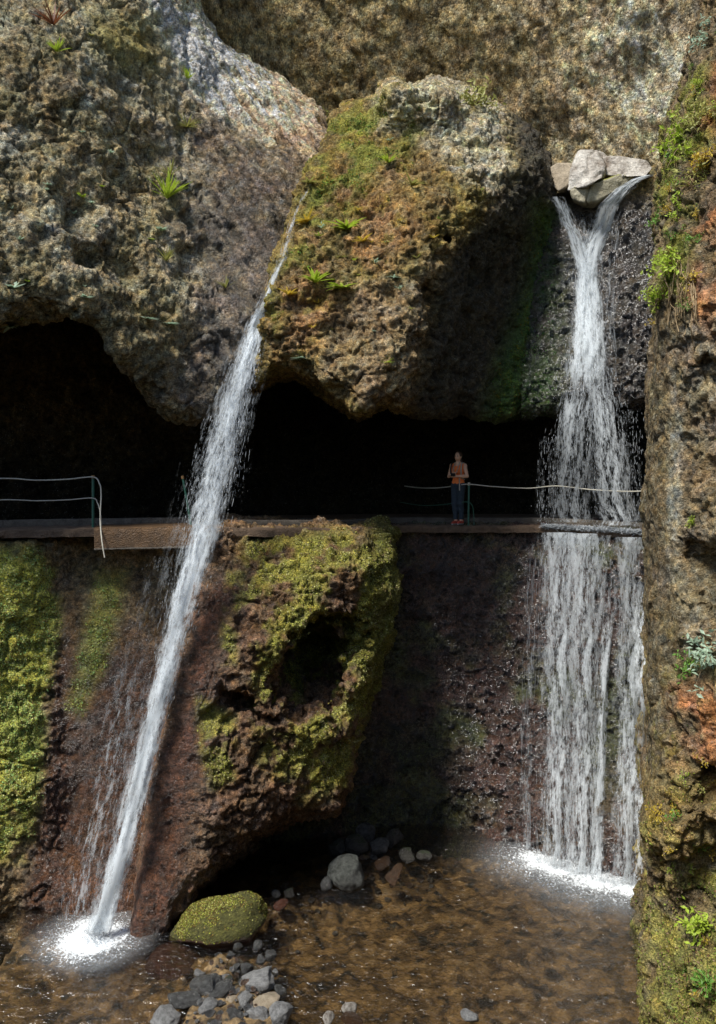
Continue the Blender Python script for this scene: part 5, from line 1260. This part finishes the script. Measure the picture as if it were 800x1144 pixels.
# ------------------------------------------------------------------ the person on the path
def sdf_caps(P, a, b, r0, r1):
    a = np.array(a, dtype=F32); b = np.array(b, dtype=F32); ab = b - a
    t = np.clip(((P - a) @ ab) / (ab @ ab + 1e-9), 0, 1)
    return np.linalg.norm(P - a - t[..., None] * ab, axis=-1) - (r0 + (r1 - r0) * t)
def sdf_ell(P, c, r):
    q = (P - np.array(c, dtype=F32)) / np.array(r, dtype=F32); k = np.linalg.norm(q, axis=-1)
    return (k - 1) * min(r)
H = 0.007
gx_, gy_, gz_ = np.arange(-0.36, 0.36, H), np.arange(-0.36, 0.24, H), np.arange(-0.02, 1.72, H)
PP = np.stack(np.meshgrid(gx_, gy_, gz_, indexing='ij'), -1).astype(F32)
def local(f, fn, lo, hi, k):
    """blend one limb into the field, only near it"""
    i0 = [max(0, int((lo[c] - 0.12 - g[0]) / H)) for c, g in enumerate((gx_, gy_, gz_))]
    i1 = [min(len(g), int((hi[c] + 0.12 - g[0]) / H) + 1) for c, g in enumerate((gx_, gy_, gz_))]
    s = tuple(slice(a, b) for a, b in zip(i0, i1))
    f[s] = smin(f[s], fn(PP[s]).astype(F32), k)
def limb(f, pts, k=0.03):
    for (a, ra), (b, rb2) in zip(pts[:-1], pts[1:]):
        lo = np.minimum(a, b) - max(ra, rb2); hi = np.maximum(a, b) + max(ra, rb2)
        local(f, lambda P, a=a, b=b, ra=ra, rb2=rb2: sdf_caps(P, a, b, ra, rb2), lo, hi, k)
def ell(f, c, r, k=0.03):
    local(f, lambda P: sdf_ell(P, c, r), np.array(c) - r, np.array(c) + r, k)
def field(): return np.full(PP.shape[:3], 1.0, dtype=F32)
# joints; the figure faces the viewer (-Y), weight on her left leg
HIPR, KNR, ANR = (-0.085, 0.0, 0.90), (-0.075, -0.05, 0.49), (-0.06, -0.01, 0.085)
HIPL, KNL, ANL = (0.085, 0.0, 0.90), (0.07, -0.01, 0.49), (0.055, 0.05, 0.085)
SHR, ELR, WRR = (-0.165, 0.0, 1.37), (-0.235, -0.02, 1.12), (-0.06, -0.2, 1.17)
SHL, ELL, WRL = (0.165, 0.0, 1.37), (0.245, -0.03, 1.13), (0.07, -0.21, 1.13)
def torso(f, g=0.0):
    ell(f, (0, 0, 0.93), (0.155 + g, 0.105 + g, 0.12 + g)); ell(f, (0, 0, 1.08), (0.118 + g, 0.085 + g, 0.14 + g), 0.06); ell(f, (0, 0, 1.26), (0.145 + g, 0.1 + g, 0.15 + g), 0.06)
    limb(f, [(SHR, 0.052 + g), ((0, 0, 1.40), 0.06 + g), (SHL, 0.052 + g)], 0.05)
    ell(f, (-0.06, -0.075, 1.25), (0.055 + g, 0.045 + g, 0.055 + g), 0.03); ell(f, (0.06, -0.075, 1.25), (0.055 + g, 0.045 + g, 0.055 + g), 0.03)
def legs(f, g=0.0):
    for hp, kn_, an in ((HIPR, KNR, ANR), (HIPL, KNL, ANL)):
        mid = tuple((np.array(kn_) * 0.65 + np.array(an) * 0.35) + np.array([0, 0.015, 0]))
        limb(f, [(hp, 0.085 + g), (kn_, 0.055 + g), (mid, 0.054 + g), (an, 0.038 + g)], 0.03)
bf = field(); torso(bf); legs(bf)
limb(bf, [((0, 0.01, 1.42), 0.05), ((0, -0.005, 1.52), 0.048)], 0.03)
ell(bf, (0, -0.01, 1.595), (0.072, 0.09, 0.105), 0.02); ell(bf, (0, -0.035, 1.545), (0.052, 0.06, 0.055), 0.03)
ell(bf, (0, -0.102, 1.58), (0.012, 0.02, 0.022), 0.012)                                  # nose
ell(bf, (0, -0.088, 1.545), (0.022, 0.012, 0.008), 0.008)                                # lips
for s in (-1, 1): ell(bf, (s * 0.073, 0.0, 1.585), (0.012, 0.022, 0.032), 0.008)         # ears
for s, SH, EL, WR in ((-1, SHR, ELR, WRR), (1, SHL, ELL, WRL)):
    limb(bf, [(SH, 0.05), (EL, 0.037)], 0.03); fm_ = tuple(np.array(EL) * 0.7 + np.array(WR) * 0.3); limb(bf, [(EL, 0.037), (fm_, 0.038), (WR, 0.025)], 0.02)
    d = np.array([-s * 0.86, -0.28, 0.25 if s < 0 else 0.1]); d /= np.linalg.norm(d); upv = np.array([0, 0.1, 1.0]); upv -= d * (upv @ d); upv /= np.linalg.norm(upv)
    w0 = np.array(WR); pc = w0 + d * 0.05
    limb(bf, [(tuple(w0), 0.022), (tuple(pc + upv * .012), 0.021)], 0.015); limb(bf, [(tuple(w0), 0.02), (tuple(pc - upv * .018), 0.019)], 0.015)
    for k in range(4):                                                                   # four curled fingers
        b0 = pc + upv * (0.03 - 0.02 * k) + d * 0.03; l = (0.034, 0.038, 0.036, 0.028)[k]
        b1 = b0 + d * l + np.array([0, -0.012, 0]); b2 = b1 + (d * 0.3 + np.array([0, 0.6, -0.5])) * l * 0.8
        limb(bf, [(tuple(b0), 0.0095), (tuple(b1), 0.009), (tuple(b2), 0.0075)], 0.006)
    th = w0 + d * 0.02 + upv * 0.022; limb(bf, [(tuple(th), 0.012), (tuple(th + upv * 0.03 + d * 0.02), 0.0105), (tuple(th + upv * 0.035 + d * 0.05), 0.009)], 0.008)
for an in (ANR, ANL): limb(bf, [(an, 0.036), ((an[0], an[1] + 0.02, 0.04), 0.034), ((an[0], an[1] - 0.14, 0.03), 0.026)], 0.02)
root = empty('person', (0, 0, 0))
tag(root, 'person in an orange-red sleeveless top and dark trousers standing behind the cable railing', 'person')
def f2mesh(name, f, mat, parent):
    V, F = surface_nets(f); V = np.stack([gx_[0] + V[:, 0] * H, gy_[0] + V[:, 1] * H, gz_[0] + V[:, 2] * H], 1); V = smooth_mesh(V, F, 2, 0.4)
    return mesh_obj(name, V, F[:, ::-1], mat, parent)
M_SKIN = plain('skin', (0.8, 0.47, 0.3), 0.5, 0.1, 8); M_TOP = plain('orange_fabric', (0.98, 0.24, 0.06), 0.8, 0.15, 25, 0.3, 0.003)
M_JEAN = plain('dark_denim', (0.035, 0.05, 0.065), 0.85, 0.3, 40, 0.3, 0.002); M_HAIR = plain('brown_hair', (0.06, 0.03, 0.015), 0.5, 0.4, 60); M_STRAP = plain('beige_strap', (0.45, 0.4, 0.32), 0.7)
M_BLACK = plain('black_plastic', (0.015, 0.015, 0.017), 0.4); M_RED = plain('red_canvas', (0.5, 0.07, 0.04), 0.7); M_WHITE = plain('white_rubber', (0.7, 0.68, 0.62), 0.6)
f2mesh('body', bf, M_SKIN, root)
Zg, Xg, Yg = PP[..., 2], PP[..., 0], PP[..., 1]
tf = field(); torso(tf, 0.012)
neck = np.sqrt(Xg ** 2 * 0.9 + (Zg - 1.46) ** 2) - 0.095
tf = np.maximum(tf, -(Zg - 0.955 + 0.01 * np.sin(Xg * 60))); tf = np.maximum(tf, Zg - 1.425); tf = np.maximum(tf, -neck); tf = np.maximum(tf, np.abs(Xg) - 0.168)
f2mesh('shirt', tf, M_TOP, root)
lf_ = field(); legs(lf_, 0.011); ell(lf_, (0, 0, 0.93), (0.165, 0.115, 0.12))
lf_ = np.maximum(lf_, Zg - 0.985); lf_ = np.maximum(lf_, 0.115 - Zg)
f2mesh('trousers', lf_, M_JEAN, root)
for an in (ANR, ANL):
    sf = field(); limb(sf, [((an[0], an[1] + 0.02, 0.1), 0.045), ((an[0], an[1] + 0.025, 0.045), 0.043), ((an[0], an[1] - 0.08, 0.045), 0.041), ((an[0], an[1] - 0.16, 0.035), 0.034)], 0.03)
    so = np.maximum(sf - 0.006, np.maximum(Zg - 0.022, -0.001 - Zg)); up_ = np.maximum(sf, np.maximum(0.0225 - Zg, Zg - 0.125))
    sh_ = f2mesh('shoe', up_, M_RED, root); f2mesh('sole', so, M_WHITE, sh_)
hf = field(); ell(hf, (0, 0.018, 1.615), (0.088, 0.098, 0.1), 0.02); limb(hf, [((0, 0.09, 1.58), 0.04), ((0.02, 0.11, 1.45), 0.03), ((0.03, 0.1, 1.36), 0.015)], 0.02)
face = np.sqrt((Xg / 0.066) ** 2 + ((Yg + 0.1) / 0.11) ** 2 + ((Zg - 1.585) / 0.085) ** 2) - 1
hf = np.maximum(hf, -face * 0.06)
f2mesh('hair', hf, M_HAIR, root)
for s in (-1, 1):
    e = bm_obj('eye', (lambda bm: (bmesh.ops.create_uvsphere(bm, u_segments=12, v_segments=8, radius=0.011), bm)[1])(bmesh.new()), M_BLACK, root, True); e.location = (s * 0.028, -0.09, 1.6)
tube_obj('strap', [(-0.05, -0.06, 1.45), (-0.055, -0.12, 1.33), (-0.04, -0.2, 1.22)], 0.011, M_STRAP, root, 6, 16); tube_obj('strap', [(0.06, -0.05, 1.45), (0.06, -0.125, 1.33), (0.05, -0.2, 1.2)], 0.011, M_STRAP, root, 6, 16)
tube_obj('backpack_strap', [(0.12, 0.06, 1.43), (0.13, -0.07, 1.42), (0.135, -0.12, 1.28), (0.13, -0.08, 1.1), (0.12, 0.07, 1.05)], 0.018, M_STRAP, root, 6, 24); tube_obj('backpack_strap', [(-0.12, 0.06, 1.43), (-0.13, -0.07, 1.42), (-0.135, -0.12, 1.28), (-0.13, -0.08, 1.1), (-0.12, 0.07, 1.05)], 0.018, M_BLACK, root, 6, 24)
tube_obj('hanging_strap', [(0.09, -0.12, 1.12), (0.1, -0.13, 0.98), (0.1, -0.13, 0.8)], 0.014, M_STRAP, root, 6, 10)
bm = box(-0.14, 0.14, 0.1, 0.24, 1.05, 1.43, 0.04); bo = bm_obj('backpack', bm, M_BLACK)
tag(bo, 'dark backpack on the back of the standing person', 'backpack')
bm = box(-0.055, 0.055, -0.285, -0.235, 1.13, 1.205, 0.01); cm = bm_obj('camera_body', bm, M_BLACK); cm.name = 'hand_camera'
tag(cm, 'small black camera held at chest height by the standing person', 'camera')
tube_obj('lens', [(0, -0.28, 1.165), (0, -0.31, 1.165), (0, -0.33, 1.165)], 0.026, M_BLACK, cm, 14)
pp = P3(512, 587, 20.12); pl_ = Vector((pp[0], 20.12, 0.012))
from mathutils import Matrix
Mx = Matrix.Translation(pl_) @ Matrix.Rotation(math.radians(-34), 4, 'Z')
for o in (root, bo, cm): o.matrix_world = Mx
